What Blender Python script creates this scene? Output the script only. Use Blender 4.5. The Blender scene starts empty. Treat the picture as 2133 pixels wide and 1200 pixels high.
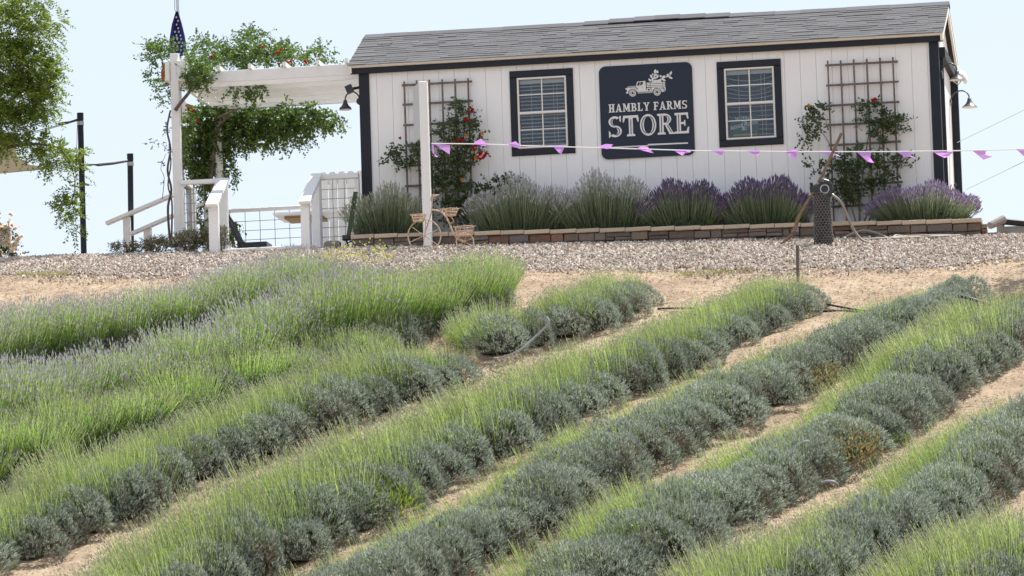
import bpy, math, random
import numpy as np
from mathutils import Vector, Matrix, Euler

random.seed(7)
rng = np.random.default_rng(11)
R_ = math.radians
SC = bpy.context.scene

# ------------------------------------------------------------------ camera
F_PX = 12000.0
PITCH, ROLL = R_(7.0), R_(-1.85)
CAM_R = Matrix.Rotation(R_(90) + PITCH, 3, 'X') @ Matrix.Rotation(ROLL, 3, 'Z')
cam_data = bpy.data.cameras.new('camera')
cam_data.sensor_width = 36.0
cam_data.lens = 36.0 * F_PX / 2133.0
cam_data.clip_start = 0.5
cam_data.clip_end = 5000
cam = bpy.data.objects.new('camera', cam_data)
SC.collection.objects.link(cam)
cam.matrix_world = CAM_R.to_4x4()
SC.camera = cam

# ------------------------------------------------------------------ sky, sun, exposure
SUN_DIR = Vector((0.30, 0.36, 0.885)).normalized()
sun_el = math.asin(SUN_DIR.z)
sun_az = math.atan2(SUN_DIR.x, SUN_DIR.y)
world = bpy.data.worlds.new('World')
SC.world = world
world.use_nodes = True
wn = world.node_tree
wn.nodes.clear()
sky = wn.nodes.new('ShaderNodeTexSky')
sky.sky_type = 'NISHITA'
sky.sun_disc = False
sky.sun_elevation = sun_el
sky.sun_rotation = sun_az
sky.altitude = 300
sky.air_density = 1.0
sky.dust_density = 0.6
sky.ozone_density = 1.3
bg = wn.nodes.new('ShaderNodeBackground')
bg.inputs['Strength'].default_value = 0.12
wo = wn.nodes.new('ShaderNodeOutputWorld')
hz = wn.nodes.new('ShaderNodeMix'); hz.data_type = 'RGBA'; hz.inputs[0].default_value = 0.80
hz.inputs[7].default_value = (2.65, 2.76, 3.05, 1)          # a thin, even, bright haze over the whole sky
wn.links.new(sky.outputs['Color'], hz.inputs[6]); wn.links.new(hz.outputs[2], bg.inputs['Color'])
wn.links.new(bg.outputs['Background'], wo.inputs['Surface'])
sd = bpy.data.lights.new('sun', 'SUN')
sd.energy = 3.6
sd.angle = R_(0.55)
sd.color = (1.0, 0.955, 0.89)
so = bpy.data.objects.new('sun', sd)
SC.collection.objects.link(so)
so.rotation_euler = SUN_DIR.to_track_quat('Z', 'Y').to_euler()
so.location = (0, 60, 60)
SC.view_settings.view_transform = 'Standard'
SC.view_settings.look = 'None'
SC.view_settings.gamma = 1.0
SC.view_settings.exposure = 1.27
SC.view_settings.use_curve_mapping = False

# ------------------------------------------------------------------ coordinate frames
def ray(px, py):
    return (CAM_R @ Vector(((px - 1066.5) / F_PX, -(py - 600.0) / F_PX, -1.0))).normalized()

PHI = R_(8.4)                       # the shed's front is turned a little, right end nearer
UX = Vector((math.cos(PHI), -math.sin(PHI), 0))
UY = Vector((math.sin(PHI), math.cos(PHI), 0))
_r = ray(760, 480)
S0 = _r * (73.6 / _r.y)             # left front corner of the shed
FRAME = Matrix(((UX.x, UY.x, 0, S0.x), (UX.y, UY.y, 0, S0.y), (0, 0, 1, S0.z), (0, 0, 0, 1)))
FINV = FRAME.inverted()
CL = FINV @ Vector((0, 0, 0))       # camera in the shed's frame

def L(px, py, d=0.0):
    """photo point -> (x, d, z) in the shed's frame, on the plane y = d"""
    r = FINV.to_3x3() @ ray(px, py)
    t = (d - CL.y) / r.y
    p = CL + r * t
    return Vector((p.x, d, p.z))

def pix(p):
    q = CAM_R.transposed() @ (FRAME @ Vector(p))
    return (1066.5 + F_PX * q.x / -q.z, 600 - F_PX * q.y / -q.z)

# ------------------------------------------------------------------ terrain (shed frame)
ZA = L(735, 518, -1.0); ZB = L(2070, 493, -1.0)
def z_wall(x):
    t = (x - ZA.x) / (ZB.x - ZA.x)
    z = ZA.z + (ZB.z - ZA.z) * t
    return z - 0.035*(1-np.exp(np.minimum(x+.6, 0)/.5)) - 0.036*np.minimum(x + 3.6, 0)**2*(x > -7) - (0.036*3.4**2)*(x <= -7)
C0 = L(1066, 509, -1.0)
KN_Y = [-1.0, -4.3, -6.6, -9.5, -12.5, -15.4, -19, -26, -40, -75, -400]
_z = [z_wall(C0.x), L(1066, 563, -4.3).z, L(1066, 640, -6.6).z]
_z.append(L(1066, 800, -9.5).z); _z.append(L(1066, 990, -12.5).z); _z.append(L(1066, 1195, -15.4).z)
zc = FINV @ Vector((0, 0, -1.7))
_z.append(_z[-1] - 1.75); _z.append(_z[-1] - 2.6); _z.append(min(_z[-1] - 2.0, zc.z + 1.2)); _z.append(zc.z - 0.2); _z.append(zc.z - 3)
KN_Z = [z - z_wall(C0.x) for z in _z]
_ky = np.array(KN_Y[::-1]); _kz = np.array(KN_Z[::-1])
_m = np.zeros(len(_ky))
_s = np.diff(_kz) / np.diff(_ky)
for i in range(1, len(_ky) - 1):
    _m[i] = 2 * _s[i-1] * _s[i] / (_s[i-1] + _s[i]) if _s[i-1] * _s[i] > 0 else 0
_m[-1] = 0.20; _m[0] = _s[0]
def base_h(y):
    y = np.asarray(y, float)
    i = np.clip(np.searchsorted(_ky, y) - 1, 0, len(_ky) - 2)
    h = _ky[i+1] - _ky[i]; t = np.clip((y - _ky[i]) / h, 0, 1)
    v = (2*t**3-3*t**2+1)*_kz[i] + (t**3-2*t**2+t)*h*_m[i] + (-2*t**3+3*t**2)*_kz[i+1] + (t**3-t**2)*h*_m[i+1]
    up = np.maximum(y + 1.0, 0)
    back = 0.12 * 0.5 * (1 - np.exp(-up / 0.5)) - 0.03 * np.maximum(up - 6, 0) - 0.05 * np.maximum(np.minimum(up, 60) - 14, 0)
    return np.where(y > -1.0, back, v)
def ground(x, y):
    x = np.asarray(x, float); y = np.asarray(y, float)
    xx = np.clip(x, -14, 16)
    fade = np.clip((y + 40) / 30, 0, 1)
    z = base_h(y) + z_wall(C0.x) + (z_wall(xx) - z_wall(C0.x)) * np.clip((y + 14) / 10, 0, 1)
    n = 0.02*np.sin(1.7*x+0.6*y) + 0.016*np.sin(2.9*y-1.1*x+1) + 0.010*np.sin(5.3*x+4.1*y) + 0.007*np.sin(9.7*x-8.3*y+2)
    return z + n * fade * np.clip((-y - 1.2) / 3.0, 0.08, 1)
def gz(x, y):
    return float(ground(x, y))
def G(px, py):
    """photo point -> the ground point seen there (shed frame)"""
    r = FINV.to_3x3() @ ray(px, py)
    t0, t1 = 50.0, 95.0
    lo = t0
    t = t0
    while t < t1:
        p = CL + r * t
        if p.z < gz(p.x, p.y): break
        lo = t; t += 0.1
    a, b = lo, t
    for _ in range(22):
        m = (a + b) / 2; p = CL + r * m
        if p.z < gz(p.x, p.y): b = m
        else: a = m
    p = CL + r * a
    return Vector((p.x, p.y, gz(p.x, p.y)))

# ------------------------------------------------------------------ geometry collector
class Geo:
    def __init__(s):
        s.v = []; s.f4 = []; s.f3 = []; s.m4 = []; s.m3 = []; s.n = 0; s.t = []
    def quads(s, V, F, m=0, t=None):
        V = np.asarray(V, float).reshape(-1, 3); F = np.asarray(F, int).reshape(-1, 4)
        s.v.append(V); s.f4.append(F + s.n); s.m4.append(np.full(len(F), m)); s.n += len(V)
        s.t.append(np.zeros(len(V)) if t is None else np.asarray(t, float)); return s
    def tris(s, V, F, m=0, t=None):
        V = np.asarray(V, float).reshape(-1, 3); F = np.asarray(F, int).reshape(-1, 3)
        s.v.append(V); s.f3.append(F + s.n); s.m3.append(np.full(len(F), m)); s.n += len(V)
        s.t.append(np.zeros(len(V)) if t is None else np.asarray(t, float)); return s
    def poly(s, V, faces, m=0):
        V = np.asarray([tuple(v) for v in V], float)
        q = [f for f in faces if len(f) == 4]; t = [f for f in faces if len(f) == 3]
        n0 = s.n
        s.v.append(V); s.n += len(V); s.t.append(np.zeros(len(V)))
        if q: s.f4.append(np.array(q) + n0); s.m4.append(np.full(len(q), m))
        if t: s.f3.append(np.array(t) + n0); s.m3.append(np.full(len(t), m))
        for f in faces:
            if len(f) > 4:
                for k in range(1, len(f) - 1):
                    s.f3.append(np.array([[f[0], f[k], f[k+1]]]) + n0); s.m3.append(np.array([m]))
        return s
    def box(s, a, b, m=0, jit=0):
        x0, y0, z0 = a; x1, y1, z1 = b
        V = np.array([(x0,y0,z0),(x1,y0,z0),(x1,y1,z0),(x0,y1,z0),(x0,y0,z1),(x1,y0,z1),(x1,y1,z1),(x0,y1,z1)], float)
        if jit: V = V + rng.uniform(-jit, jit, V.shape)
        return s.quads(V, [(0,3,2,1),(4,5,6,7),(0,1,5,4),(1,2,6,5),(2,3,7,6),(3,0,4,7)], m)
    def block(s, a, b, c=0.008, jit=0.0, m=0):
        """box with a chamfered front (towards -y)"""
        x0, y0, z0 = a; x1, y1, z1 = b
        V = [(x0,y1,z0),(x1,y1,z0),(x1,y1,z1),(x0,y1,z1),
             (x0,y0+c,z0),(x1,y0+c,z0),(x1,y0+c,z1),(x0,y0+c,z1),
             (x0+c,y0,z0+c),(x1-c,y0,z0+c),(x1-c,y0,z1-c),(x0+c,y0,z1-c)]
        V = np.array(V, float)
        if jit: V = V + rng.uniform(-jit, jit, V.shape)
        F = [(0,4,7,3),(1,2,6,5),(0,1,5,4),(3,7,6,2),(4,8,11,7),(5,6,10,9),(4,5,9,8),(7,11,10,6),(8,9,10,11),(0,3,2,1)]
        return s.quads(V, F, m)
    def beam(s, p, q, w, h, m=0, up=(0,0,1)):
        """square bar from p to q; w across, h along up"""
        p = Vector(p); q = Vector(q); d = (q - p).normalized(); up = Vector(up)
        if abs(d.dot(up)) > 0.95: up = Vector((0, 1, 0))
        a = d.cross(up).normalized() * w / 2; b = a.cross(d).normalized() * h / 2
        V = [p-a-b, p+a-b, p+a+b, p-a+b, q-a-b, q+a-b, q+a+b, q-a+b]
        return s.quads([tuple(v) for v in V], [(0,1,2,3),(4,7,6,5),(0,4,5,1),(1,5,6,2),(2,6,7,3),(3,7,4,0)], m)
    def tube(s, pts, r, n=6, m=0, cap=True, t=None):
        pts = [Vector(p) for p in pts]; N = len(pts)
        if not hasattr(r, '__len__'): r = [r] * N
        V = []; F = []
        ref = None
        for i, p in enumerate(pts):
            d = (pts[min(i+1, N-1)] - pts[max(i-1, 0)])
            d = d.normalized() if d.length > 1e-9 else Vector((0,0,1))
            if ref is None:
                ref = Vector((0,0,1)) if abs(d.z) < 0.9 else Vector((1,0,0))
            a = d.cross(ref)
            if a.length < 1e-4: a = d.orthogonal()
            a.normalize(); b = a.cross(d).normalized(); ref = b
            for k in range(n):
                g = 2*math.pi*k/n
                V.append(tuple(p + (a*math.cos(g) + b*math.sin(g)) * r[i]))
        for i in range(N-1):
            for k in range(n):
                F.append((i*n+k, i*n+(k+1)%n, (i+1)*n+(k+1)%n, (i+1)*n+k))
        s.quads(V, F, m)
        if cap:
            for base, rev in ((0, True), ((N-1)*n, False)):
                idx = [base + k for k in range(n)]
                if rev: idx = idx[::-1]
                vv = [V[j] for j in idx]
                s.poly(vv, [tuple(range(n))], m)
        return s
    def lathe(s, prof, c=(0,0,0), n=16, m=0, axis='z'):
        V = []; F = []
        for (r, z) in prof:
            for k in range(n):
                g = 2*math.pi*k/n
                q = (r*math.cos(g), r*math.sin(g), z)
                if axis == 'y': q = (q[0], q[2], q[1])
                if axis == 'x': q = (q[2], q[0], q[1])
                V.append((c[0]+q[0], c[1]+q[1], c[2]+q[2]))
        for i in range(len(prof)-1):
            for k in range(n):
                F.append((i*n+k, i*n+(k+1)%n, (i+1)*n+(k+1)%n, (i+1)*n+k))
        return s.quads(V, F, m)
    def prism(s, pts2, y0, y1, m=0):
        """polygon in x,z extruded along y (front y0)"""
        n = len(pts2)
        V = [(x, y0, z) for x, z in pts2] + [(x, y1, z) for x, z in pts2]
        from mathutils.geometry import tessellate_polygon
        tri = tessellate_polygon([[Vector((x, z, 0)) for x, z in pts2]])
        F = [tuple(t) for t in tri] + [tuple(n + j for j in t[::-1]) for t in tri]
        F += [(i, (i+1) % n, n+(i+1) % n, n+i) for i in range(n)]
        return s.poly(V, F, m)
    def leaves(s, P, D, W, ln, wd, m=0, fold=0.0, t=None):
        """diamond leaves: base P, direction D, width dir W"""
        P = np.asarray(P); N = len(P)
        D = D / (np.linalg.norm(D, axis=1, keepdims=True) + 1e-9)
        W = W - D * np.sum(W*D, axis=1, keepdims=True)
        W = W / (np.linalg.norm(W, axis=1, keepdims=True) + 1e-9)
        ln = np.broadcast_to(np.asarray(ln, float).reshape(-1, 1), (N, 1)); wd = np.broadcast_to(np.asarray(wd, float).reshape(-1, 1), (N, 1))
        mid = P + D * ln * 0.45
        up = np.cross(D, W) * wd * fold
        V = np.stack([P, mid + W*wd/2 + up, P + D*ln, mid - W*wd/2 + up], axis=1).reshape(-1, 3)
        F = np.arange(N*4).reshape(-1, 4)
        tt = None if t is None else np.repeat(t, 4)
        return s.quads(V, F, m, tt)
    def mesh(s, name, mats, smooth=False, attr=False):
        me = bpy.data.meshes.new(name)
        V = np.concatenate(s.v) if s.v else np.zeros((0, 3))
        f4 = np.concatenate(s.f4) if s.f4 else np.zeros((0, 4), int)
        f3 = np.concatenate(s.f3) if s.f3 else np.zeros((0, 3), int)
        me.vertices.add(len(V)); me.vertices.foreach_set('co', V.astype(np.float32).ravel())
        loops = np.concatenate([f4.ravel(), f3.ravel()]).astype(np.int32)
        me.loops.add(len(loops)); me.loops.foreach_set('vertex_index', loops)
        nf = len(f4) + len(f3)
        tot = np.concatenate([np.full(len(f4), 4), np.full(len(f3), 3)]).astype(np.int32)
        st = np.concatenate([[0], np.cumsum(tot)[:-1]]).astype(np.int32) if nf else np.zeros(0, np.int32)
        me.polygons.add(nf); me.polygons.foreach_set('loop_start', st); me.polygons.foreach_set('loop_total', tot)
        mi = np.concatenate((s.m4 or [np.zeros(0)]) + (s.m3 or [np.zeros(0)])).astype(np.int32)
        for mt in (mats if isinstance(mats, (list, tuple)) else [mats]): me.materials.append(mt)
        me.polygons.foreach_set('material_index', mi)
        me.polygons.foreach_set('use_smooth', np.full(nf, bool(smooth)))
        if attr:
            a = me.attributes.new('tip', 'FLOAT', 'POINT'); a.data.foreach_set('value', np.concatenate(s.t).astype(np.float32))
        me.update(calc_edges=True); me.validate()
        return me

def finish(name, me, parent=None, origin=(0,0,0)):
    """link a mesh whose verts are in the shed frame; the object sits at origin"""
    o = bpy.data.objects.new(name, me)
    SC.collection.objects.link(o)
    if parent is not None:
        o.parent = parent
    return o
ORG = {}
def thing(name, label, cat, org, group=None):
    o = bpy.data.objects.new(name, None); SC.collection.objects.link(o)
    o.empty_display_size = 0.1
    o.matrix_world = FRAME @ Matrix.Translation(Vector(org))
    o['label'] = label; o['category'] = cat
    if group: o['group'] = group
    ORG[o.name] = Vector(org)
    return o
def part(name, g, mats, parent, smooth=False, label=None, stuff=False, attr=False):
    """g in shed-frame coordinates; becomes a child of parent (thing or part)"""
    me = g.mesh(name, mats, smooth, attr)
    org = ORG[parent.name]
    me.transform(Matrix.Translation(-org))
    o = bpy.data.objects.new(name, me); SC.collection.objects.link(o)
    o.parent = parent
    ORG[o.name] = org
    if label: o['label'] = label
    if stuff: o['kind'] = 'stuff'
    return o
def single(name, g, mats, label, cat, org, smooth=False, group=None, kind=None, attr=False):
    me = g.mesh(name, mats, smooth, attr)
    me.transform(Matrix.Translation(-Vector(org)))
    o = bpy.data.objects.new(name, me); SC.collection.objects.link(o)
    o.matrix_world = FRAME @ Matrix.Translation(Vector(org))
    ORG[o.name] = Vector(org)
    if kind != 'structure':
        o['label'] = label; o['category'] = cat
    elif label: o['label'] = label
    if group: o['group'] = group
    if kind: o['kind'] = kind
    return o

# ------------------------------------------------------------------ materials
def mat(name, col, rough=0.7, var=0.0, scale=8.0, col2=None, spec=0.3, bump=0.0, bscale=60.0, metal=0.0, island=0.0, transl=0.0, stretch=None, obj_var=0.0, hue_island=None, tipcol=None, tcol=None):
    m = bpy.data.materials.new(name); m.use_nodes = True
    nt = m.node_tree; N = nt.nodes; K = nt.links
    b = N['Principled BSDF']
    b.inputs['Roughness'].default_value = rough
    b.inputs['Metallic'].default_value = metal
    b.inputs['Specular IOR Level'].default_value = spec
    def rgb(c):
        n = N.new('ShaderNodeRGB'); n.outputs[0].default_value = (*c, 1); return n.outputs[0]
    out = rgb(col)
    tc = N.new('ShaderNodeTexCoord'); vec = tc.outputs['Object']
    if stretch:
        mp = N.new('ShaderNodeMapping'); mp.inputs['Scale'].default_value = stretch
        K.new(vec, mp.inputs['Vector']); vec = mp.outputs['Vector']
    def mix(a, bb, fac, mode='MIX'):
        x = N.new('ShaderNodeMix'); x.data_type = 'RGBA'; x.blend_type = mode
        if isinstance(fac, float): x.inputs[0].default_value = fac
        else: K.new(fac, x.inputs[0])
        K.new(a, x.inputs[6]); K.new(bb, x.inputs[7]); return x.outputs[2]
    if col2 is not None:
        ns = N.new('ShaderNodeTexNoise'); ns.inputs['Scale'].default_value = scale; ns.inputs['Detail'].default_value = 6
        ns.inputs['Roughness'].default_value = 0.65
        K.new(vec, ns.inputs['Vector'])
        rp = N.new('ShaderNodeMapRange'); rp.inputs[1].default_value = 0.38; rp.inputs[2].default_value = 0.64
        K.new(ns.outputs['Fac'], rp.inputs[0])
        out = mix(out, rgb(col2), rp.outputs[0])
    geo = N.new('ShaderNodeNewGeometry')
    if hue_island is not None:
        gt = N.new('ShaderNodeMath'); gt.operation = 'MULTIPLY_ADD'; gt.inputs[1].default_value = 7.31; gt.inputs[2].default_value = 0.13
        K.new(geo.outputs['Random Per Island'], gt.inputs[0])
        fr = N.new('ShaderNodeMath'); fr.operation = 'FRACT'; K.new(gt.outputs[0], fr.inputs[0])
        out = mix(out, rgb(hue_island), fr.outputs[0])
    if tipcol is not None:
        at = N.new('ShaderNodeAttribute'); at.attribute_name = 'tip'
        out = mix(out, rgb(tipcol), at.outputs['Fac'])
    def bright(fac_out, amt, o):
        mr = N.new('ShaderNodeMapRange'); mr.inputs[3].default_value = 1 - amt; mr.inputs[4].default_value = 1 + amt
        K.new(fac_out, mr.inputs[0])
        vm = N.new('ShaderNodeVectorMath'); vm.operation = 'SCALE'
        K.new(o, vm.inputs[0]); K.new(mr.outputs[0], vm.inputs['Scale']); return vm.outputs[0]
    if island: out = bright(geo.outputs['Random Per Island'], island, out)
    if obj_var:
        oi = N.new('ShaderNodeObjectInfo'); out = bright(oi.outputs['Random'], obj_var, out)
    if var:
        n2 = N.new('ShaderNodeTexNoise'); n2.inputs['Scale'].default_value = scale * 3; n2.inputs['Detail'].default_value = 5
        K.new(vec, n2.inputs['Vector']); out = bright(n2.outputs['Fac'], var, out)
    K.new(out, b.inputs['Base Color'])
    if bump:
        n3 = N.new('ShaderNodeTexNoise'); n3.inputs['Scale'].default_value = bscale; n3.inputs['Detail'].default_value = 5
        K.new(vec, n3.inputs['Vector'])
        bp = N.new('ShaderNodeBump'); bp.inputs['Strength'].default_value = bump; bp.inputs['Distance'].default_value = 0.02
        K.new(n3.outputs['Fac'], bp.inputs['Height']); K.new(bp.outputs['Normal'], b.inputs['Normal'])
    if transl:
        tb = N.new('ShaderNodeBsdfTranslucent')
        if tcol is not None:
            K.new(mix(out, rgb(tcol), 0.7), tb.inputs['Color'])
        else: K.new(out, tb.inputs['Color'])
        ms = N.new('ShaderNodeMixShader'); ms.inputs[0].default_value = transl
        K.new(b.outputs[0], ms.inputs[1]); K.new(tb.outputs[0], ms.inputs[2])
        K.new(ms.outputs[0], N['Material Output'].inputs['Surface'])
    return m

M = {}
M['straw_ground'] = mat('straw_ground', (0.33,0.255,0.175), 0.95, col2=(0.24,0.172,0.115), scale=1.6, var=0.5, bump=0.25, bscale=60)
M['gravel_base'] = mat('gravel_base', (0.24,0.195,0.16), 0.95, col2=(0.17,0.135,0.11), scale=9, var=0.4, bump=0.6, bscale=50)
M['chip'] = mat('chip', (0.66,0.61,0.54), 0.9, island=0.5, hue_island=(0.36,0.27,0.20))
M['straw'] = mat('straw', (0.58,0.50,0.38), 0.85, island=0.35, hue_island=(0.33,0.22,0.15))
M['siding'] = mat('siding', (0.85,0.845,0.84), 0.55, var=0.035, scale=3, bump=0.05, bscale=30, stretch=(6,6,0.5), obj_var=0.015)
M['groove'] = mat('groove', (0.75,0.745,0.74), 0.8)
M['sign_back'] = mat('sign_back', (0.56,0.56,0.57), 0.6)
M['black_trim'] = mat('black_trim', (0.016,0.019,0.028), 0.55, var=0.25, scale=5, bump=0.04, bscale=40)
M['cream'] = mat('cream', (0.80,0.78,0.74), 0.7, var=0.08, scale=3)
M['shingle'] = mat('shingle', (0.110,0.112,0.118), 0.95, island=0.18, var=0.3, scale=60, bump=0.4, bscale=150, obj_var=0.12)
M['white_wood'] = mat('white_wood', (0.80,0.795,0.785), 0.5, var=0.06, scale=4, bump=0.15, bscale=30, obj_var=0.03)
M['vinyl'] = mat('vinyl', (0.78,0.76,0.73), 0.4)
M['blind'] = mat('blind', (0.86,0.86,0.86), 0.5, transl=0.2)
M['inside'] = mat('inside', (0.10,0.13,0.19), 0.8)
M['sign_navy'] = mat('sign_navy', (0.016,0.024,0.045), 0.45, var=0.08, scale=4)
M['sign_white'] = mat('sign_white', (0.72,0.71,0.70), 0.5)
M['poster_green'] = mat('poster_green', (0.03,0.12,0.10), 0.5)
M['poster_yellow'] = mat('poster_yellow', (0.42,0.30,0.10), 0.5)
M['old_wood'] = mat('old_wood', (0.20,0.165,0.15), 0.9, col2=(0.13,0.105,0.10), scale=14, var=0.25, stretch=(1,1,1))
M['black_metal'] = mat('black_metal', (0.02,0.021,0.025), 0.4, spec=0.5)
M['lamp_metal'] = mat('lamp_metal', (0.06,0.062,0.07), 0.35, spec=0.5)
M['lamp_inside'] = mat('lamp_inside', (0.8,0.79,0.76), 0.4)
M['galv'] = mat('galv', (0.45,0.45,0.46), 0.4, metal=0.6)
M['wire'] = mat('wire', (0.22,0.2,0.19), 0.5, metal=0.3)
M['chicken_wire'] = mat('chicken_wire', (0.24,0.225,0.21), 0.6, metal=0.0, island=0.3)
M['stump_bark'] = mat('stump_bark', (0.03,0.028,0.026), 0.9, col2=(0.07,0.06,0.055), scale=20, bump=0.6)
M['pipe_black'] = mat('pipe_black', (0.018,0.02,0.026), 0.5, var=0.3, scale=10)
M['strap'] = mat('strap', (0.05,0.05,0.055), 0.7)
M['stake'] = mat('stake', (0.13,0.11,0.095), 0.7)
M['hose'] = mat('hose', (0.25,0.22,0.18), 0.55, var=0.2)
M['hose_grey'] = mat('hose_grey', (0.33,0.34,0.36), 0.45)
M['tool_wood'] = mat('tool_wood', (0.24,0.155,0.10), 0.8, col2=(0.17,0.11,0.075), scale=20)
M['rust_cream'] = mat('rust_cream', (0.62,0.52,0.42), 0.75, col2=(0.42,0.24,0.15), scale=16)
M['rust'] = mat('rust', (0.52,0.38,0.29), 0.8)
M['cap_stone'] = mat('cap_stone', (0.50,0.40,0.30), 0.85, var=0.15, scale=12, obj_var=0.12, bump=0.3)
M['stone_a'] = mat('stone_a', (0.22,0.165,0.125), 0.9, col2=(0.16,0.13,0.115), scale=10, obj_var=0.3, bump=0.7, bscale=40)
M['stone_b'] = mat('stone_b', (0.24,0.13,0.09), 0.9, col2=(0.17,0.11,0.085), scale=10, obj_var=0.25, bump=0.7, bscale=40)
M['stone_c'] = mat('stone_c', (0.17,0.155,0.15), 0.9, col2=(0.21,0.16,0.13), scale=10, obj_var=0.25, bump=0.7, bscale=40)
M['soil'] = mat('soil', (0.07,0.05,0.035), 0.95, var=0.3)
M['joint'] = mat('joint', (0.045,0.035,0.03), 0.95)
M['rock'] = mat('rock', (0.25,0.225,0.21), 0.9, var=0.2, bump=0.5)
M['pennant'] = mat('pennant', (0.86,0.60,0.95), 0.5, transl=0.6)
M['string'] = mat('string', (0.80,0.77,0.78), 0.6)
M['cable'] = mat('cable', (0.30,0.31,0.33), 0.5)
M['sail'] = mat('sail', (0.50,0.47,0.41), 0.8, transl=0.35)
M['flag_blue'] = mat('flag_blue', (0.03,0.035,0.16), 0.7, transl=0.2)
M['flag_red'] = mat('flag_red', (0.55,0.04,0.06), 0.7, transl=0.3)
M['flag_white'] = mat('flag_white', (0.78,0.78,0.8), 0.7, transl=0.3)
M['pole_silver'] = mat('pole_silver', (0.62,0.66,0.70), 0.35, metal=0.3)
M['table_wood'] = mat('table_wood', (0.30,0.17,0.08), 0.6)
# plants
M['lav_leaf'] = mat('lav_leaf', (0.22,0.265,0.195), 0.65, island=0.55, hue_island=(0.445,0.485,0.42), transl=0.2, obj_var=0.12, spec=0.2)
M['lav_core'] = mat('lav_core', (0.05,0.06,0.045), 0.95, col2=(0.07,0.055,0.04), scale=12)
M['lav_twig'] = mat('lav_twig', (0.13,0.085,0.06), 0.9, island=0.3)
M['stem_green'] = mat('stem_green', (0.19,0.34,0.05), 0.6, island=0.35, tipcol=(0.45,0.54,0.19), transl=0.45, obj_var=0.1)
M['stem_fresh'] = mat('stem_fresh', (0.17,0.34,0.035), 0.6, island=0.35, tipcol=(0.38,0.52,0.15), transl=0.45, obj_var=0.08)
M['bud'] = mat('bud', (0.50,0.52,0.30), 0.8, island=0.3, hue_island=(0.33,0.31,0.33), transl=0.25)
M['bud_purple'] = mat('bud_purple', (0.47,0.42,0.56), 0.8, island=0.3, hue_island=(0.47,0.47,0.42), transl=0.25)
M['bed_stem'] = mat('bed_stem', (0.12,0.17,0.07), 0.7, island=0.4, tipcol=(0.30,0.34,0.22), transl=0.3)
M['bed_silver'] = mat('bed_silver', (0.56,0.56,0.53), 0.8, island=0.3, hue_island=(0.44,0.42,0.46), transl=0.25)
M['bed_violet'] = mat('bed_violet', (0.125,0.100,0.18), 0.8, island=0.35, hue_island=(0.26,0.18,0.34), transl=0.3)
M['bed_lilac'] = mat('bed_lilac', (0.34,0.28,0.40), 0.8, island=0.35, hue_island=(0.24,0.19,0.31), transl=0.3)
M['rose_leaf'] = mat('rose_leaf', (0.055,0.09,0.035), 0.5, island=0.4, hue_island=(0.10,0.135,0.05), transl=0.25, spec=0.35)
M['vine_leaf'] = mat('vine_leaf', (0.05,0.10,0.022), 0.45, island=0.35, hue_island=(0.10,0.15,0.03), transl=0.35, spec=0.4, tcol=(0.16,0.28,0.04))
M['tree_leaf'] = mat('tree_leaf', (0.08,0.15,0.025), 0.5, island=0.5, hue_island=(0.22,0.28,0.04), transl=0.4, spec=0.35, tcol=(0.25,0.36,0.05))
M['bark'] = mat('bark', (0.17,0.12,0.09), 0.9, col2=(0.10,0.075,0.055), scale=14, bump=0.5)
M['cane'] = mat('cane', (0.13,0.12,0.07), 0.8, var=0.2)
M['bloom_red'] = mat('bloom_red', (0.55,0.03,0.035), 0.6, island=0.25, transl=0.3)
M['bloom_orange'] = mat('bloom_orange', (0.80,0.36,0.06), 0.6, island=0.2, transl=0.3)
M['bloom_cream'] = mat('bloom_cream', (0.90,0.84,0.75), 0.6, island=0.1, transl=0.5)
M['yellow_flower'] = mat('yellow_flower', (0.62,0.60,0.08), 0.6, island=0.2, transl=0.3)
M['weed_orange'] = mat('weed_orange', (0.30,0.20,0.10), 0.8, island=0.5, hue_island=(0.24,0.26,0.10), transl=0.3)
M['dead_leaf'] = mat('dead_leaf', (0.24,0.14,0.085), 0.9, island=0.45, hue_island=(0.16,0.13,0.10))
M['dry_grass'] = mat('dry_grass', (0.50,0.42,0.20), 0.8, island=0.3, hue_island=(0.25,0.32,0.09), transl=0.3)
M['cover_leaf'] = mat('cover_leaf', (0.16,0.18,0.10), 0.8, island=0.35, hue_island=(0.15,0.11,0.07), transl=0.2)

def glass_mat():
    m = bpy.data.materials.new('window_glass'); m.use_nodes = True
    nt = m.node_tree; N = nt.nodes; K = nt.links
    N.remove(N['Principled BSDF'])
    tr = N.new('ShaderNodeBsdfTransparent'); tr.inputs[0].default_value = (0.9, 0.93, 0.95, 1)
    gl = N.new('ShaderNodeBsdfGlossy'); gl.inputs['Roughness'].default_value = 0.03
    fr = N.new('ShaderNodeFresnel'); fr.inputs[0].default_value = 1.5
    mx = N.new('ShaderNodeMixShader')
    K.new(fr.outputs[0], mx.inputs[0]); K.new(tr.outputs[0], mx.inputs[1]); K.new(gl.outputs[0], mx.inputs[2])
    K.new(mx.outputs[0], N['Material Output'].inputs['Surface'])
    return m
M['glass'] = glass_mat()

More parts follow.
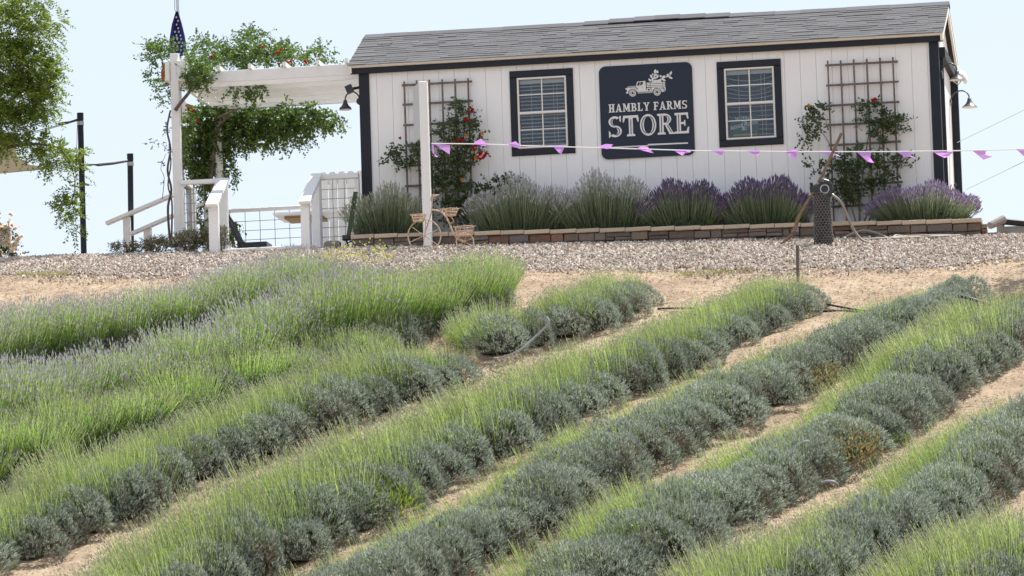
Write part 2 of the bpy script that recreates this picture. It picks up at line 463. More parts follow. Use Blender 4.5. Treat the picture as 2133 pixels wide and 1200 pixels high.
# ================================================================== GROUND
GXe = L(1066, 500, -3).x
def grid_sheet(name, xs, ys, zoff=0.0, m=None):
    X, Y = np.meshgrid(xs, ys, indexing='ij')
    Z = ground(X, Y) + zoff
    V = np.stack([X, Y, Z], -1).reshape(-1, 3)
    ny = len(ys); i = np.arange(len(xs)-1)[:, None]; j = np.arange(ny-1)[None, :]
    a = (i*ny + j).ravel()
    F = np.stack([a, a+ny, a+ny+1, a+1], 1)
    g = Geo(); g.quads(V, F); return g
xs = np.concatenate([[-500,-300,-180,-100,-60,-40,-28,-20], np.arange(-14, 15.01, 0.14), [20,28,40,60,100,180,300,500]])
ys = np.concatenate([[-400,-300,-200,-130,-90,-75,-60,-50,-42,-35,-30,-26,-23], np.arange(-20, 2, 0.14), np.arange(2, 12, 1.0), [14,18,24,32,45,60,100,200,350,600,900]])
single('ground', grid_sheet('ground', xs, ys), M['straw_ground'], None, None, (0,0,0), smooth=True, kind='structure')

# gravel bed round the store: its front edge follows the photograph
edge_px = [(-400,580),(0,573),(200,572),(400,572),(620,571),(800,568),(1000,566),(1150,563),(1300,562),(1500,560),(1750,562),(1900,558),(2050,545),(2133,536),(2300,510)]
edge = [G(*p) for p in edge_px]
ex = np.array([p.x for p in edge]); ey = np.array([p.y for p in edge])
def gravel_front(x):
    return np.interp(x, ex, ey) + 0.05*np.sin(3.1*x) + 0.035*np.sin(8.3*x+1) + 0.02*np.sin(19*x)
g = Geo()
gx = np.arange(-12, 10.9, 0.12); nt_ = 40
T = np.linspace(0, 1, nt_)
X = np.repeat(gx[:, None], nt_, 1)
top = np.where(gx > ZB.x - 0.35, -1.6, 3.0)
Yb = gravel_front(gx)
Y = Yb[:, None] + (np.maximum(top, Yb + 0.3) - Yb)[:, None] * T[None, :]
Z = ground(X, Y) + 0.012
V = np.stack([X, Y, Z], -1).reshape(-1, 3)
i = np.arange(len(gx)-1)[:, None]; j = np.arange(nt_-1)[None, :]; a = (i*nt_ + j).ravel()
g.quads(V, np.stack([a, a+nt_, a+nt_+1, a+1], 1))
single('gravel_bed', g, M['gravel_base'], None, None, (0,0,0), smooth=True, kind='structure')

# loose chips on the gravel
def chips(n, xr, yfun, mtl, size, name, label, cat, mask=None):
    x = rng.uniform(*xr, n); y = yfun(x, n)
    if mask is not None:
        k = mask(x, y); x = x[k]; y = y[k]; n = len(x)
    z = ground(x, y) + 0.016
    a = rng.uniform(0, 2*np.pi, n); s = rng.uniform(*size, n); w = s * rng.uniform(0.3, 0.65, n); h = s * rng.uniform(0.25, 0.7, n)
    ca, sa = np.cos(a), np.sin(a)
    tilt = rng.normal(0, 0.35, (n, 2))
    def P(u, v, hh):
        return np.stack([x + (u*s*ca - v*w*sa)/2, y + (u*s*sa + v*w*ca)/2, z + hh*h + (tilt[:, 0]*u*s + tilt[:, 1]*v*w)/2], -1)
    V = np.stack([P(-1,-.7,0), P(.8,-1,0), P(1,.8,0), P(-.7,1,0), P(-.5,-.3,1), P(.5,-.5,.9), P(.5,.4,1), P(-.4,.5,.85)], 1).reshape(-1, 3)
    f = np.array([(4,5,6,7),(0,1,5,4),(1,2,6,5),(2,3,7,6),(3,0,4,7)])
    Fq = (np.arange(n)[:, None, None]*8 + f[None]).reshape(-1, 4)
    g = Geo(); g.quads(V, Fq)
    return single(name, g, mtl, label, cat, (0,0,0), kind='stuff')
def yf(x, n):
    b = gravel_front(x) - 0.1
    q = rng.uniform(0, 1, n); sp = rng.uniform(0, 1, n) < .05
    return np.where(sp, b - np.abs(rng.normal(0, .28, n)), b + (-0.9 - b) * q)
chips(60000, (-8, 10.4), yf, M['chip'], (0.014, 0.046), 'gravel_chips', 'loose grey and tan gravel chips spread in front of the white store', 'gravel')

# straw litter over the dry ground and the paths between the rows
def litter(n, yr, xr, name, label, ln=(0.02, 0.065), wd=0.008, zt=0.10):
    x = rng.uniform(*xr, n); y = rng.uniform(*yr, n)
    k = (y < gravel_front(x) + 0.15); x = x[k]; y = y[k]; n = len(x)
    P = np.stack([x, y, ground(x, y) + 0.008], -1)
    a = rng.uniform(0, 2*np.pi, n)
    D = np.stack([np.cos(a), np.sin(a), 0.04 + np.abs(rng.normal(0, zt, n))], -1)
    W = np.stack([-np.sin(a), np.cos(a), rng.normal(0, .5, n)], -1)
    g = Geo(); g.leaves(P, D, W, rng.uniform(*ln, n), wd)
    return single(name, g, M['straw'], label, 'straw', (0,0,0), kind='stuff')
litter(170000, (-20, -3.5), (-9, 9.5), 'straw_litter', 'pale dry straw littered over the bare ground between the lavender rows')

# ================================================================== SHED / STORE
zE = L(725, 136, -0.12).z            # top of roof edge at the eave
RX0 = L(726, 136, -0.12).x; RX1 = L(1964, 82, -0.12).x
DEPTH = 2.44; RIDGE = DEPTH / 2
zR = 0.5 * (L(760, 70, RIDGE).z + L(1983, 12, RIDGE).z)
WX0, WX1 = 0.0, L(1942, 250, 0).x + 0.09
zb = min(gz(1, 0), gz(6, 0)) - 0.05
zEb = L(1340, 121.5, -0.03).z         # top of visible siding
shed = thing('store_shed', 'long white store shed with black trim and grey shingled gable roof', 'shed', ((WX0+WX1)/2, RIDGE, zb))
# siding boards, 0.2 m wide, with a recessed groove between
pitch = 0.2035; ntot = int((WX1 - WX0) / pitch) + 1
g = Geo(); g.box((WX0+.02, 0.012, zb), (WX1-.02, 0.06, zE-.03)); part('wall_backing', g, M['groove'], shed)
for k in range(ntot):
    x0 = WX0 + 0.01 + k*pitch; x1 = min(x0 + pitch - 0.003, WX1 - 0.01)
    g = Geo(); g.block((x0, 0.0, zb), (x1, 0.0118, zE - 0.04), c=0.003); part('siding_board', g, M['siding'], shed)
# left end, back, right end walls
def end_wall(x, s):
    zt = zR - 0.08; ze = zE - 0.05
    w = 0.05*s
    n = 12
    for k in range(n):
        y0 = 0.02 + k*(DEPTH-.04)/n; y1 = y0 + (DEPTH-.04)/n - 0.006
        def zz(y): return ze + (zt-ze) * (1 - abs(y-RIDGE)/RIDGE)
        ym = (y0+y1)/2
        pts = [(y0, zb), (y1, zb), (y1, zz(y1)), (y0, zz(y0))]
        if y0 < RIDGE < y1: pts = [(y0, zb), (y1, zb), (y1, zz(y1)), (RIDGE, zt), (y0, zz(y0))]
        V = [(x, a, b) for a, b in pts] + [(x-w, a, b) for a, b in pts]; m = len(pts)
        F = [tuple(range(m)), tuple(range(2*m-1, m-1, -1))] + [(i, (i+1) % m, m+(i+1) % m, m+i) for i in range(m)]
        g = Geo(); g.poly(V, F); part('siding_board', g, M['siding'], shed)
end_wall(WX0, -1); end_wall(WX1, 1)
g = Geo(); g.box((WX0, DEPTH-.05, zb), (WX1, DEPTH, zE-.05)); part('back_wall', g, M['siding'], shed)
g = Geo(); g.box((WX0+.06, 0.9, zb), (WX1-.06, .93, zE-.1)); part('inner_partition', g, M['inside'], shed)
# trims
def cbox(name, a, b, m, parent, c=0.004, label=None):
    g = Geo(); g.block(a, b, c=c); return part(name, g, M[m], parent, label=label)
tw = 0.115
cbox('corner_trim', (WX0-.02, -.024, zb), (WX0+tw, -.001, zEb+.004), 'black_trim', shed)
cbox('corner_trim', (WX1-tw+.02, -.024, zb), (WX1+.025, -.001, zEb+.004), 'black_trim', shed)
g = Geo(); g.box((WX1+.001, -.0005, zb), (WX1+.026, .10, zE-.04)); part('corner_trim', g, M['black_trim'], shed)
g = Geo(); g.box((WX0-.02, -.0005, zb), (WX0-.001, .10, zE-.04)); part('corner_trim', g, M['black_trim'], shed)
g = Geo(); g.box((WX1+.001, DEPTH-.10, zb), (WX1+.03, DEPTH+.01, zE-.04)); part('corner_trim', g, M['black_trim'], shed)
cbox('fascia_board', (RX0+.01, -.07, zEb), (RX1-.005, -.0245, zE-.0345), 'black_trim', shed)
cbox('eave_board', (RX0, -.105, zE-.032), (RX1, -.072, zE-.003), 'cream', shed)
g = Geo(); g.box((RX0, -.0715, zE-.034), (RX1, -.0, zE-.012)); part('soffit', g, M['cream'], shed)
# roof decks
sl = (zR - zE) / (RIDGE + 0.12)
for s in (0, 1):
    g = Geo()
    def yy(y): return y if s == 0 else DEPTH - y
    V = [(RX0, yy(-.12), zE-.02), (RX1, yy(-.12), zE-.02), (RX1, RIDGE, zR-.02), (RX0, RIDGE, zR-.02)]
    V += [(a, b, c+.016) for a, b, c in V]
    g.quads(V, [(0,1,2,3),(4,5,6,7),(0,1,5,4),(1,2,6,5),(2,3,7,6),(3,0,4,7)])
    part('roof_deck', g, M['cream' if s == 0 else 'shingle'], shed)
# shingles: courses of uneven tabs, thicker overlays here and there
ncourse = 15; slen = math.hypot(RIDGE+.12, zR-zE)
dy = (RIDGE+.12)/ncourse; dz = (zR-zE)/ncourse
rest = Geo(); cnt = 0
for c in range(ncourse):
    x = RX0 - 0.012
    while x < RX1:
        w = random.choice([.14,.18,.22,.28,.34,.4]) * random.uniform(.85, 1.15)
        x1 = min(x+w, RX1 + .012)
        if RX1 + .012 - x1 < 0.06: x1 = RX1 + .012
        th = random.choice([0.005, 0.007, 0.009, 0.013]); lap = random.uniform(0.0, 0.006)
        y0 = -.12 + c*dy - .02 - lap; z0 = zE + c*dz - (.02+lap)*sl
        y1 = -.12 + (c+1)*dy + .01; z1 = zE + (c+1)*dz + .01*sl
        a = 0.002; wv = 0.001*math.sin(x*2.3+c)
        V = [(x,y0,z0+a),(x1-.003,y0,z0+a),(x1-.003,y1,z1+a-.004),(x,y1,z1+a-.004),
             (x,y0,z0+a+th+wv),(x1-.003,y0,z0+a+th+wv),(x1-.003,y1,z1+a+.001),(x,y1,z1+a+.001)]
        F = [(4,5,6,7),(0,1,5,4),(1,2,6,5),(3,0,4,7),(0,3,2,1)]
        if cnt < 300:
            g = Geo(); g.quads(V, F); part('shingle', g, M['shingle'], shed)
        else: rest.quads(V, F)
        cnt += 1
        x = x1
part('upper_shingles', rest, M['shingle'], shed, stuff=True)
# ridge cap, lifting a little in the middle
x = RX0
while x < RX1:
    x1 = min(x + random.uniform(.26, .36), RX1+.01)
    pm = pix(((x+x1)/2, RIDGE, zR))[0]
    lift = 0.035*max(0, math.sin((pm-1210)/(1560-1210)*math.pi)) if 1210 < pm < 1560 else 0
    lift += random.uniform(0, .004)
    h = .13
    V = [(x, RIDGE-h, zR-h*sl+.014+lift*.8), (x1, RIDGE-h, zR-h*sl+.014+lift*.8), (x1, RIDGE, zR+.022+lift), (x, RIDGE, zR+.022+lift), (x1, RIDGE+h, zR-h*sl+.014+lift*.8), (x, RIDGE+h, zR-h*sl+.014+lift*.8)]
    V2 = [(a, b, c-.012) for a, b, c in V]
    g = Geo(); g.quads(V+V2, [(0,1,2,3),(3,2,4,5),(6,9,8,7),(9,11,10,8),(0,6,7,1),(5,4,10,11),(0,3,9,6),(3,5,11,9),(1,7,8,2),(2,8,10,4)])
    part('ridge_cap', g, M['shingle'], shed)
    x = x1
# rake boards on the gable ends
for x, s in ((RX1, 1), (RX0, -1)):
    for side in (0, 1):
        def yy(y): return y if side == 0 else DEPTH - y
        p = (x - .018*s, yy(-.11), zE-.065); q = (x - .018*s, RIDGE, zR-.065)
        g = Geo(); g.beam(p, q, .03, .09); part('rake_board', g, M['cream'], shed)
# door on the right end
g = Geo()
dz1 = L(1968, 128, .6).z
g.box((WX1+.002, .28, zb), (WX1+.06, .34, dz1)); part('door_trim', g, M['black_trim'], shed)
g = Geo(); g.box((WX1+.002, 2.02, zb), (WX1+.115, 2.10, dz1)); part('door_trim', g, M['black_trim'], shed)
g = Geo(); g.box((WX1+.002, .24, dz1+.001), (WX1+.09, 2.14, dz1+.13)); part('door_trim', g, M['black_trim'], shed)
dr = Geo(); dr.box((WX1+.001, .385, zb), (WX1+.02, 2.015, dz1-.002)); dr = part('door', dr, M['white_wood'], shed)
g = Geo(); g.lathe([(0,.0),(.02,.005),(.025,.03),(.0,.04)], (WX1+.02, 1.85, zb+1.0), 10, axis='x'); part('handle', g, M['black_metal'], dr)

# windows with blinds
def window(cx, cz, W, H, bowed):
    g = Geo(); t = 0.088
    y0, y1 = -.028, -.0005
    wn_ = Geo()
    wn_.block((cx-W/2, y0, cz+H/2-t), (cx+W/2, y1, cz+H/2))
    wn_.block((cx-W/2, y0, cz-H/2), (cx+W/2, y1, cz-H/2+t))
    wn_.block((cx-W/2, y0+.001, cz-H/2+t), (cx-W/2+t, y1, cz+H/2-t))
    wn_.block((cx+W/2-t, y0+.001, cz-H/2+t), (cx+W/2, y1, cz+H/2-t))
    win = part('window', wn_, M['black_trim'], shed)
    iw, ih = W-2*t-.004, H-2*t-.004; f = .026
    fr = Geo(); a0, a1 = -.02, 0.02
    L0, R0, B0, T0 = cx-iw/2, cx+iw/2, cz-ih/2, cz+ih/2
    fr.block((L0, a0, T0-f), (R0, a1, T0)); fr.block((L0, a0, B0), (R0, a1, B0+f))
    fr.block((L0, a0+.001, B0+f), (L0+f, a1, T0-f)); fr.block((R0-f, a0+.001, B0+f), (R0, a1, T0-f))
    part('frame', fr, M['vinyl'], win)
    s = Geo(); s.block((L0+f, a0+.004, cz-.016), (R0-f, a1, cz+.018)); part('meeting_rail', s, M['vinyl'], win)
    mg = Geo()
    for sgn, y in ((1, .000), (-1, .006)):
        zlo, zhi = (cz+.018, T0-f) if sgn > 0 else (B0+f, cz-.016)
        mg.box((cx-.007, y, zlo), (cx+.007, y+.01, zhi))
        zm = (zlo+zhi)/2 + .01
        mg.box((L0+f, y+.001, zm-.006), (cx-.0072, y+.009, zm+.006)); mg.box((cx+.0072, y+.001, zm-.006), (R0-f, y+.009, zm+.006))
    part('muntin', mg, M['vinyl'], win)
    for zlo, zhi in ((cz+.018, T0-f), (B0+f, cz-.016)):
        p = Geo(); p.box((L0+f, .011, zlo), (R0-f, .014, zhi)); part('pane', p, M['glass'], win)
    # blind
    hb = Geo(); hb.box((L0+f+.004, .05, T0-f-.05), (R0-f-.004, .10, T0-f)); part('blind_headrail', hb, M['blind'], win)
    n = 17 if not bowed else 13
    ztop = T0-f-.06
    x0, x1 = L0+f+.008, R0-f-.008
    for k in range(n):
        z = ztop - (k+.5)*(ztop-B0-.03)/n
        s = Geo()
        segs = 10
        bow = 0
        if bowed:
            bow = .055*math.exp(-((k-1.5)/2.6)**2)*1.0 + .006
            if k > 8: bow = .01*math.sin(k)
        if bowed:
            pts = []
            for i in range(segs+1):
                u = i/segs; pts.append((x0+(x1-x0)*u, z - bow*(1-(2*u-1)**2) + .0))
        else:
            pts = [(x0, z), (x1, z + random.uniform(-.002, .002))]
        hh = .009 if not bowed else .006
        dep = .030
        V = []; F = []
        for (a, b) in pts:
            V += [(a, .066-dep*.6, b-hh), (a, .066+dep*.6, b+hh), (a, .066+dep*.6, b+hh+.003), (a, .066-dep*.6, b-hh+.003)]
        for i in range(len(pts)-1):
            o = i*4
            for q in range(4): F.append((o+q, o+4+q, o+4+(q+1) % 4, o+(q+1) % 4))
        s.quads(V, F); part('blind_slat', s, M['blind'], win)
    c = Geo()
    for u in (.25, .75, .83):
        xx = x0 + (x1-x0)*u; c.box((xx-.002, .045, B0+.05), (xx+.002, .048, ztop))
    part('blind_cord', c, M['blind'], win)
    bk = Geo(); bk.box((L0-.02, .30, B0-.05), (R0+.02, .32, T0+.05)); part('dark_interior', bk, M['inside'], win)
    return L0, R0, B0, T0
# the siding behind each window is cut away by the interior box, so open it
pw1 = L(1130, 234, 0); pw2 = L(1562.5, 215, 0)
Wd, Hd = 0.825, 1.105
# cut boards behind the windows: replace by boards above and below
for o in [c for c in shed.children if c.name.split('.')[0] in ('siding_board', 'wall_backing')]:
    me = o.data
    xsv = [v.co.x + ORG[shed.name].x for v in me.vertices]; ysv = [v.co.y + ORG[shed.name].y for v in me.vertices]
    if max(ysv) > 0.07: continue
    if o.name.startswith('wall_backing'):
        g = Geo(); xx = [min(xsv)]
        a0, a1 = min(xsv), max(xsv)
        cuts = [(pw1.x-.33, pw1.x+.33, pw1.z), (pw2.x-.33, pw2.x+.33, pw2.z)]
        last = a0
        for c0, c1, cz in cuts:
            g.box((last, .012, zb), (c0, .06, zE-.05)); g.box((c0, .012, zb), (c1, .06, cz-.47)); g.box((c0, .012, cz+.47), (c1, .06, zE-.05)); last = c1
        g.box((last, .012, zb), (a1, .06, zE-.05))
        me2 = g.mesh('wall_backing', M['groove']); me2.transform(Matrix.Translation(-ORG[shed.name])); o.data = me2
        continue
    x0, x1 = min(xsv), max(xsv)
    for pw in (pw1, pw2):
        lo, hi = pw.x-.36, pw.x+.36
        if x1 > lo and x0 < hi:
            g = Geo()
            if x0 < lo - .003: g.prism([(x0,zb),(x1,zb),(x1,pw.z-.5),(lo,pw.z-.5),(lo,zE-.04),(x0,zE-.04)], 0, .0118)
            elif x1 > hi + .003: g.prism([(x0,zb),(x1,zb),(x1,zE-.04),(hi,zE-.04),(hi,pw.z-.5),(x0,pw.z-.5)], 0, .0118)
            else: g.block((x0, 0, zb), (x1, .0118, pw.z-.5), c=.003)
            g3 = Geo(); g3.block((max(x0, lo), 0, pw.z+.5), (min(x1, hi), .0118, zE-.0405), c=.003)
            part('siding_board', g3, M['siding'], shed)
            me2 = g.mesh('siding_board', M['siding']); me2.transform(Matrix.Translation(-ORG[shed.name])); o.data = me2
window(pw1.x, pw1.z, Wd, Hd, False)
wl = window(pw2.x, pw2.z, Wd, Hd, True)

# ------------------------------------------------------------------ lettering
def arc(cx, cz, rx, rz, tx, tz, a0, a1, n=20):
    """closed band polygon; tx/tz = thickness at the sides / at top and bottom"""
    out, inn = [], []
    for i in range(n+1):
        a = R_(a0 + (a1-a0)*i/n)
        out.append((cx+rx*math.cos(a), cz+rz*math.sin(a))); inn.append((cx+(rx-tx)*math.cos(a), cz+(rz-tz)*math.sin(a)))
    return out + inn[::-1]
def rc(x0, z0, x1, z1): return [(x0,z0),(x1,z0),(x1,z1),(x0,z1)]
def wedge(x0, x1, z, up, t=.09, k=.05):
    """serif: flat on the outside, flared ends"""
    s = 1 if up else -1
    return [(x0-.015, z), (x1+.015, z), (x1-.01, z-s*t), ((x1+x0)/2, z-s*(t+k)), (x0+.01, z-s*t)][::(-1 if up else 1)]
GL = {
 'H': (.80, [rc(.1,0,.30,1), rc(.5,0,.70,1), rc(.3,.44,.5,.57), wedge(0,.38,0,False), wedge(.42,.8,0,False), wedge(0,.38,1,True), wedge(.42,.8,1,True)]),
 'A': (.84, [[(.08,0),(.2,0),(.44,.86),(.36,1)], [(.36,1),(.5,1),(.78,0),(.56,0)], rc(.24,.24,.6,.35), wedge(0,.28,0,False), wedge(.48,.84,0,False)]),
 'M': (.98, [rc(.1,0,.22,1), rc(.70,0,.90,1), [(.1,1),(.30,1),(.54,.25),(.44,.12)], [(.54,.12),(.44,.25),(.70,1),(.88,1)], wedge(0,.30,0,False), wedge(.62,.98,0,False), wedge(0,.26,1,True), wedge(.72,.98,1,True)]),
 'B': (.74, [rc(.1,0,.30,1), arc(.36,.74,.30,.26,.19,.10,-90,90), arc(.38,.27,.34,.28,.20,.11,-90,90), rc(.3,.9,.38,1), rc(.3,0,.4,.1), rc(.3,.46,.4,.56), wedge(0,.36,0,False), wedge(0,.36,1,True)]),
 'L': (.66, [rc(.1,0,.30,1), wedge(0,.38,1,True), rc(0,0,.64,.11), [(.52,.1),(.64,.1),(.66,.30),(.60,.30)]]),
 'Y': (.82, [rc(.32,0,.52,.46), [(.08,1),(.30,1),(.50,.42),(.34,.40)], [(.62,1),(.74,1),(.52,.42),(.40,.42)], wedge(.24,.60,0,False), wedge(0,.36,1,True), wedge(.54,.82,1,True)]),
 'F': (.66, [rc(.1,0,.30,1), wedge(0,.38,0,False), rc(0,.89,.64,1), [(.53,.9),(.64,.9),(.66,.70),(.60,.70)], rc(.3,.46,.5,.56), rc(.46,.38,.52,.64)]),
 'R': (.80, [rc(.1,0,.30,1), arc(.36,.73,.32,.27,.19,.10,-90,90), rc(.3,.9,.38,1), rc(.3,.46,.38,.56), [(.34,.5),(.52,.5),(.80,0),(.58,0)], wedge(0,.38,0,False), rc(.56,0,.84,.08), wedge(0,.36,1,True)]),
 'S': (.68, [arc(.34,.73,.31,.27,.19,.11,45,270,26), arc(.34,.27,.33,.28,.20,.11,-135,90,26), [(.56,.78),(.64,.70),(.64,1.02),(.56,.98)], [(.03,-.03),(.11,.02),(.12,.22),(.03,.32)]]),
 'T': (.78, [rc(.29,0,.49,1), wedge(.19,.59,0,False), rc(.02,.88,.76,1), [(0,.68),(.05,.68),(.12,.9),(0,.9)], [(.66,.9),(.73,.68),(.78,.68),(.78,.9)]]),
 'O': (.82, [arc(.41,.5,.40,.52,.19,.10,0,180,24), arc(.41,.5,.40,.52,.19,.10,180,360,24)]),
 'E': (.70, [rc(.1,0,.30,1), rc(0,.89,.66,1), rc(0,0,.68,.11), [(.56,.9),(.66,.9),(.68,.70),(.62,.70)], [(.56,.1),(.68,.1),(.70,.31),(.64,.31)], rc(.3,.45,.5,.55), rc(.46,.36,.52,.64)]),
 'U': (.80, [rc(.1,.3,.30,1), rc(.58,.3,.70,1), arc(.40,.32,.30,.34,.19,.12,180,360,18), wedge(0,.38,1,True), wedge(.5,.8,1,True)]),
}
INL = {'S': [arc(.34,.73,.20,.19,.035,.03,120,268,20), arc(.34,.27,.24,.20,.035,.03,-80,88,20)],
       'T': [rc(.375,.10,.41,.82)], 'O': [arc(.41,.5,.32,.45,.035,.03,110,250,20), arc(.41,.5,.32,.45,.035,.03,-70,70,20)],
       'R': [rc(.18,.10,.215,.92), [(.46,.44),(.50,.44),(.70,.08),(.66,.08)], arc(.36,.73,.24,.2,.035,.03,-70,70,14)], 'E': [rc(.18,.10,.215,.92)]}
def text(parent, word, x0, x1, zb_, h, y, m, th=.006, inline=False, mi='sign_navy', slope=0.0, gap=.07, arch=0.0):
    tot = sum(GL[c][0] for c in word if c != ' ') + gap*(len(word)-1) + .3*word.count(' ')
    sx = (x1-x0)/tot; x = x0
    for n_, ch in enumerate(word):
        if ch == ' ': x += (.3+gap)*sx; continue
        w, polys = GL[ch]; g = Geo()
        um = ((x + w*sx/2)-x0)/(x1-x0)
        zo = zb_ + slope*(x-x0) + arch*(1-(2*um-1)**2)
        for k, pl in enumerate(polys):
            g.prism([(x+a*sx, zo+b*h) for a, b in pl], y-th-.0003*k, y)
        o = part('letter', g, M[m], parent)
        if inline:
            g = Geo()
            for k, pl in enumerate(INL.get(ch, [])):
                g.prism([(x+a*sx, zo+b*h) for a, b in pl], y-th-.0045-.0003*k, y-th-.0005)
            part('inline_stroke', g, M[mi], o)
        x += (w+gap)*sx

# store sign
ps = L(1347.5, 231, 0); S = 1.205
sg = thing('store_sign', 'square navy sign reading HAMBLY FARMS STORE with a white truck emblem', 'sign', (ps.x, -.02, ps.z-S/2))
h = S/2; r = .085
pts = []
for cx, cz, a0 in ((h-r, h-r, 0), (-h+r, h-r, 90), (-h+r, -h+r, 180), (h-r, -h+r, 270)):
    for i in range(7):
        a = R_(a0+15*i); pts.append((ps.x+cx+r*math.cos(a), ps.z+cz+r*math.sin(a)))
g = Geo(); g.prism(pts, -.022, -.002); part('panel', g, M['sign_navy'], sg)
# sign units: zoom picture, panel from 85..1080 -> S, centre (583, 608), small skew taken out
u = S/995.0
def sp(x, y):
    y = y + (x-583)*0.031
    return (ps.x + (x-583)*u*1.0, ps.z - (y-608)*u)
def slab(polys, m, y0, y1, name, parent, lab=None):
    g = Geo()
    for k, pl in enumerate(polys):
        g.prism([sp(*p) for p in pl], y0-.0003*k, y1)
    return part(name, g, M[m], parent, label=lab)
a = sp(178, 621); b = sp(1016, 602)
text(sg, 'HAMBLY FARMS', a[0], b[0], a[1]+0.0, 88*u, -.0225, 'sign_white', gap=.10)
a = sp(166, 886); b = sp(1030, 862)
text(sg, 'STORE', a[0], b[0], a[1]+.0, 222*u, -.0225, 'sign_white', inline=True, gap=.05)
slab([[(178,1002),(178,988),(590,978),(590,990)], [(590,978),(578,966),(1010,958),(1010,972),(600,982)]], 'sign_white', -.0265, -.0225, 'rule', sg)
def circ(cx, cy, rr, n=18): return [(cx+rr*math.cos(2*math.pi*i/n), cy+rr*math.sin(2*math.pi*i/n)) for i in range(n)]
tr_body = [[(365,365),(385,358),(390,345),(480,340),(492,296),(580,290),(584,365),(600,368),(625,362),(790,358),(795,392),(780,410),(745,412),(735,385),(700,372),(665,388),(655,418),(500,422),(488,400),(460,382),(430,380),(405,398),(398,420),(370,420),(370,405),(382,400),(380,380),(368,378)]]
emb = slab(tr_body, 'sign_white', -.0255, -.0225, 'truck_emblem', sg)
slab([rc(592,310,630,322), rc(592,327,630,339), rc(592,344,630,357), rc(634,308,762,320), rc(634,325,762,337), rc(634,342,762,355), rc(766,303,790,317), rc(766,322,790,336), rc(766,341,790,354), [(650,306),(680,282),(740,284),(755,305)]], 'sign_white', -.0255, -.0225, 'truck_rack', emb)
for c_ in (circ(440,418,37), circ(702,413,38), circ(614,386,23)): slab([c_], 'sign_white', -.0285, -.0225, 'truck_wheel', emb)
slab([[(500,305),(522,303),(514,338),(492,340)], [(528,303),(553,302),(553,322),(540,330),(532,338),(524,338)], rc(538,354,552,358), circ(440,418,12), circ(702,413,12), circ(614,386,10),
      arc(440,418,26,26,3,3,0,180,14), arc(440,418,26,26,3,3,180,360,14), arc(702,413,26,26,3,3,0,180,14), arc(702,413,26,26,3,3,180,360,14),
      arc(440,418,46,44,5,5,180,360,16), arc(702,413,46,44,5,5,180,360,16), arc(614,386,30,30,4,4,170,370,14), [(384,352),(480,348),(484,366),(500,372),(500,378),(478,370),(476,353),(384,357)],
      rc(500,408,655,412), [(745,370),(775,366),(783,405),(778,405),(770,370),(745,374)]], 'sign_navy', -.0310, -.0290, 'truck_outline', emb)
def leafp(x, y, ang, l, w):
    c, s = math.cos(R_(ang)), -math.sin(R_(ang)); P = []
    for t_, k in ((0,0),(.25,.8),(.5,1),(.78,.7),(1,0),(.78,-.7),(.5,-1),(.25,-.8)):
        P.append((x+l*t_*c-w*k*-s*0.5*-1, y+l*t_*s+w*k*c*0.5))
    return P
lv = [leafp(650,300,75,48,22), leafp(655,262,118,44,24), leafp(668,246,35,50,22), leafp(680,212,72,48,24), leafp(690,206,38,40,18), leafp(640,300,125,44,22), leafp(700,268,65,48,22),
      leafp(752,270,-28,52,22), leafp(755,262,28,48,22), leafp(800,250,12,40,20), leafp(828,250,-28,50,22), leafp(842,236,62,50,22), circ(745,243,11), circ(822,230,11), circ(683,262,12), circ(662,222,9), circ(714,200,10), circ(745,282,9)]
st = [[(655,300),(662,300),(694,200),(688,200)], [(700,288),(704,294),(850,240),(848,234)]]
slab(lv + st, 'sign_white', -.0255, -.0225, 'branch_emblem', sg)

# poster inside the right window
z0 = wl[2]; q0 = L(1522, 285, .03); q1 = L(1579, 243, .03)
ypo = .034
pb = thing('window_poster', 'green MEMBER FARM BUREAU poster inside the lower right window', 'poster', ((q0.x+q1.x)/2, ypo, wl[2]+.03))
g = Geo(); g.box((q0.x, ypo, wl[2]+.045), (q1.x, ypo+.002, q1.z+.02)); part('poster_sheet', g, M['poster_green'], pb)
g = Geo(); g.box((q0.x+.03, ypo-.0015, wl[2]+.05), (q1.x-.02, ypo-.0003, wl[2]+.075)); part('yellow_band', g, M['poster_yellow'], pb)
wq = q1.x-q0.x
zm = (wl[2]+.045+q1.z+.02)/2 + .01
g = Geo()
g.prism([(q0.x+.005, zm-.052), (q0.x+wq*.42, zm-.02), (q0.x+wq*.42, zm+.022), (q0.x+.005, zm-.010)], ypo-.0015, ypo-.0003)
g.prism([(q0.x+wq*.62, zm-.012), (q1.x-.002, zm+.020), (q1.x-.002, zm+.062), (q0.x+wq*.62, zm+.030)], ypo-.0015, ypo-.0003)
g.prism([(q0.x+wq*.42, zm-.065), (q0.x+wq*.60, zm-.065), (q0.x+wq*.60, zm+.055), (q0.x+wq*.42, zm+.055)], ypo-.0020, ypo-.0003)
part('white_ribbon', g, M['flag_white'], pb)
text(pb, 'MEMBER', q0.x+wq*.18, q0.x+wq*.80, zm+.060, .04, ypo-.0003, 'flag_white', th=.0015, arch=.02)
text(pb, 'FARM', q0.x+.03, q0.x+wq*.38, zm-.034, .022, ypo-.0018, 'poster_green', th=.0015, slope=.28)
text(pb, 'BUREAU', q0.x+wq*.64, q1.x-.01, zm+.002, .022, ypo-.0018, 'poster_green', th=.0015, slope=.25)
text(pb, 'F', q0.x+wq*.44, q0.x+wq*.54, zm-.01, .055, ypo-.0022, 'poster_green', th=.0015)
text(pb, 'B', q0.x+wq*.50, q0.x+wq*.60, zm-.055, .055, ypo-.0022, 'poster_green', th=.0015)

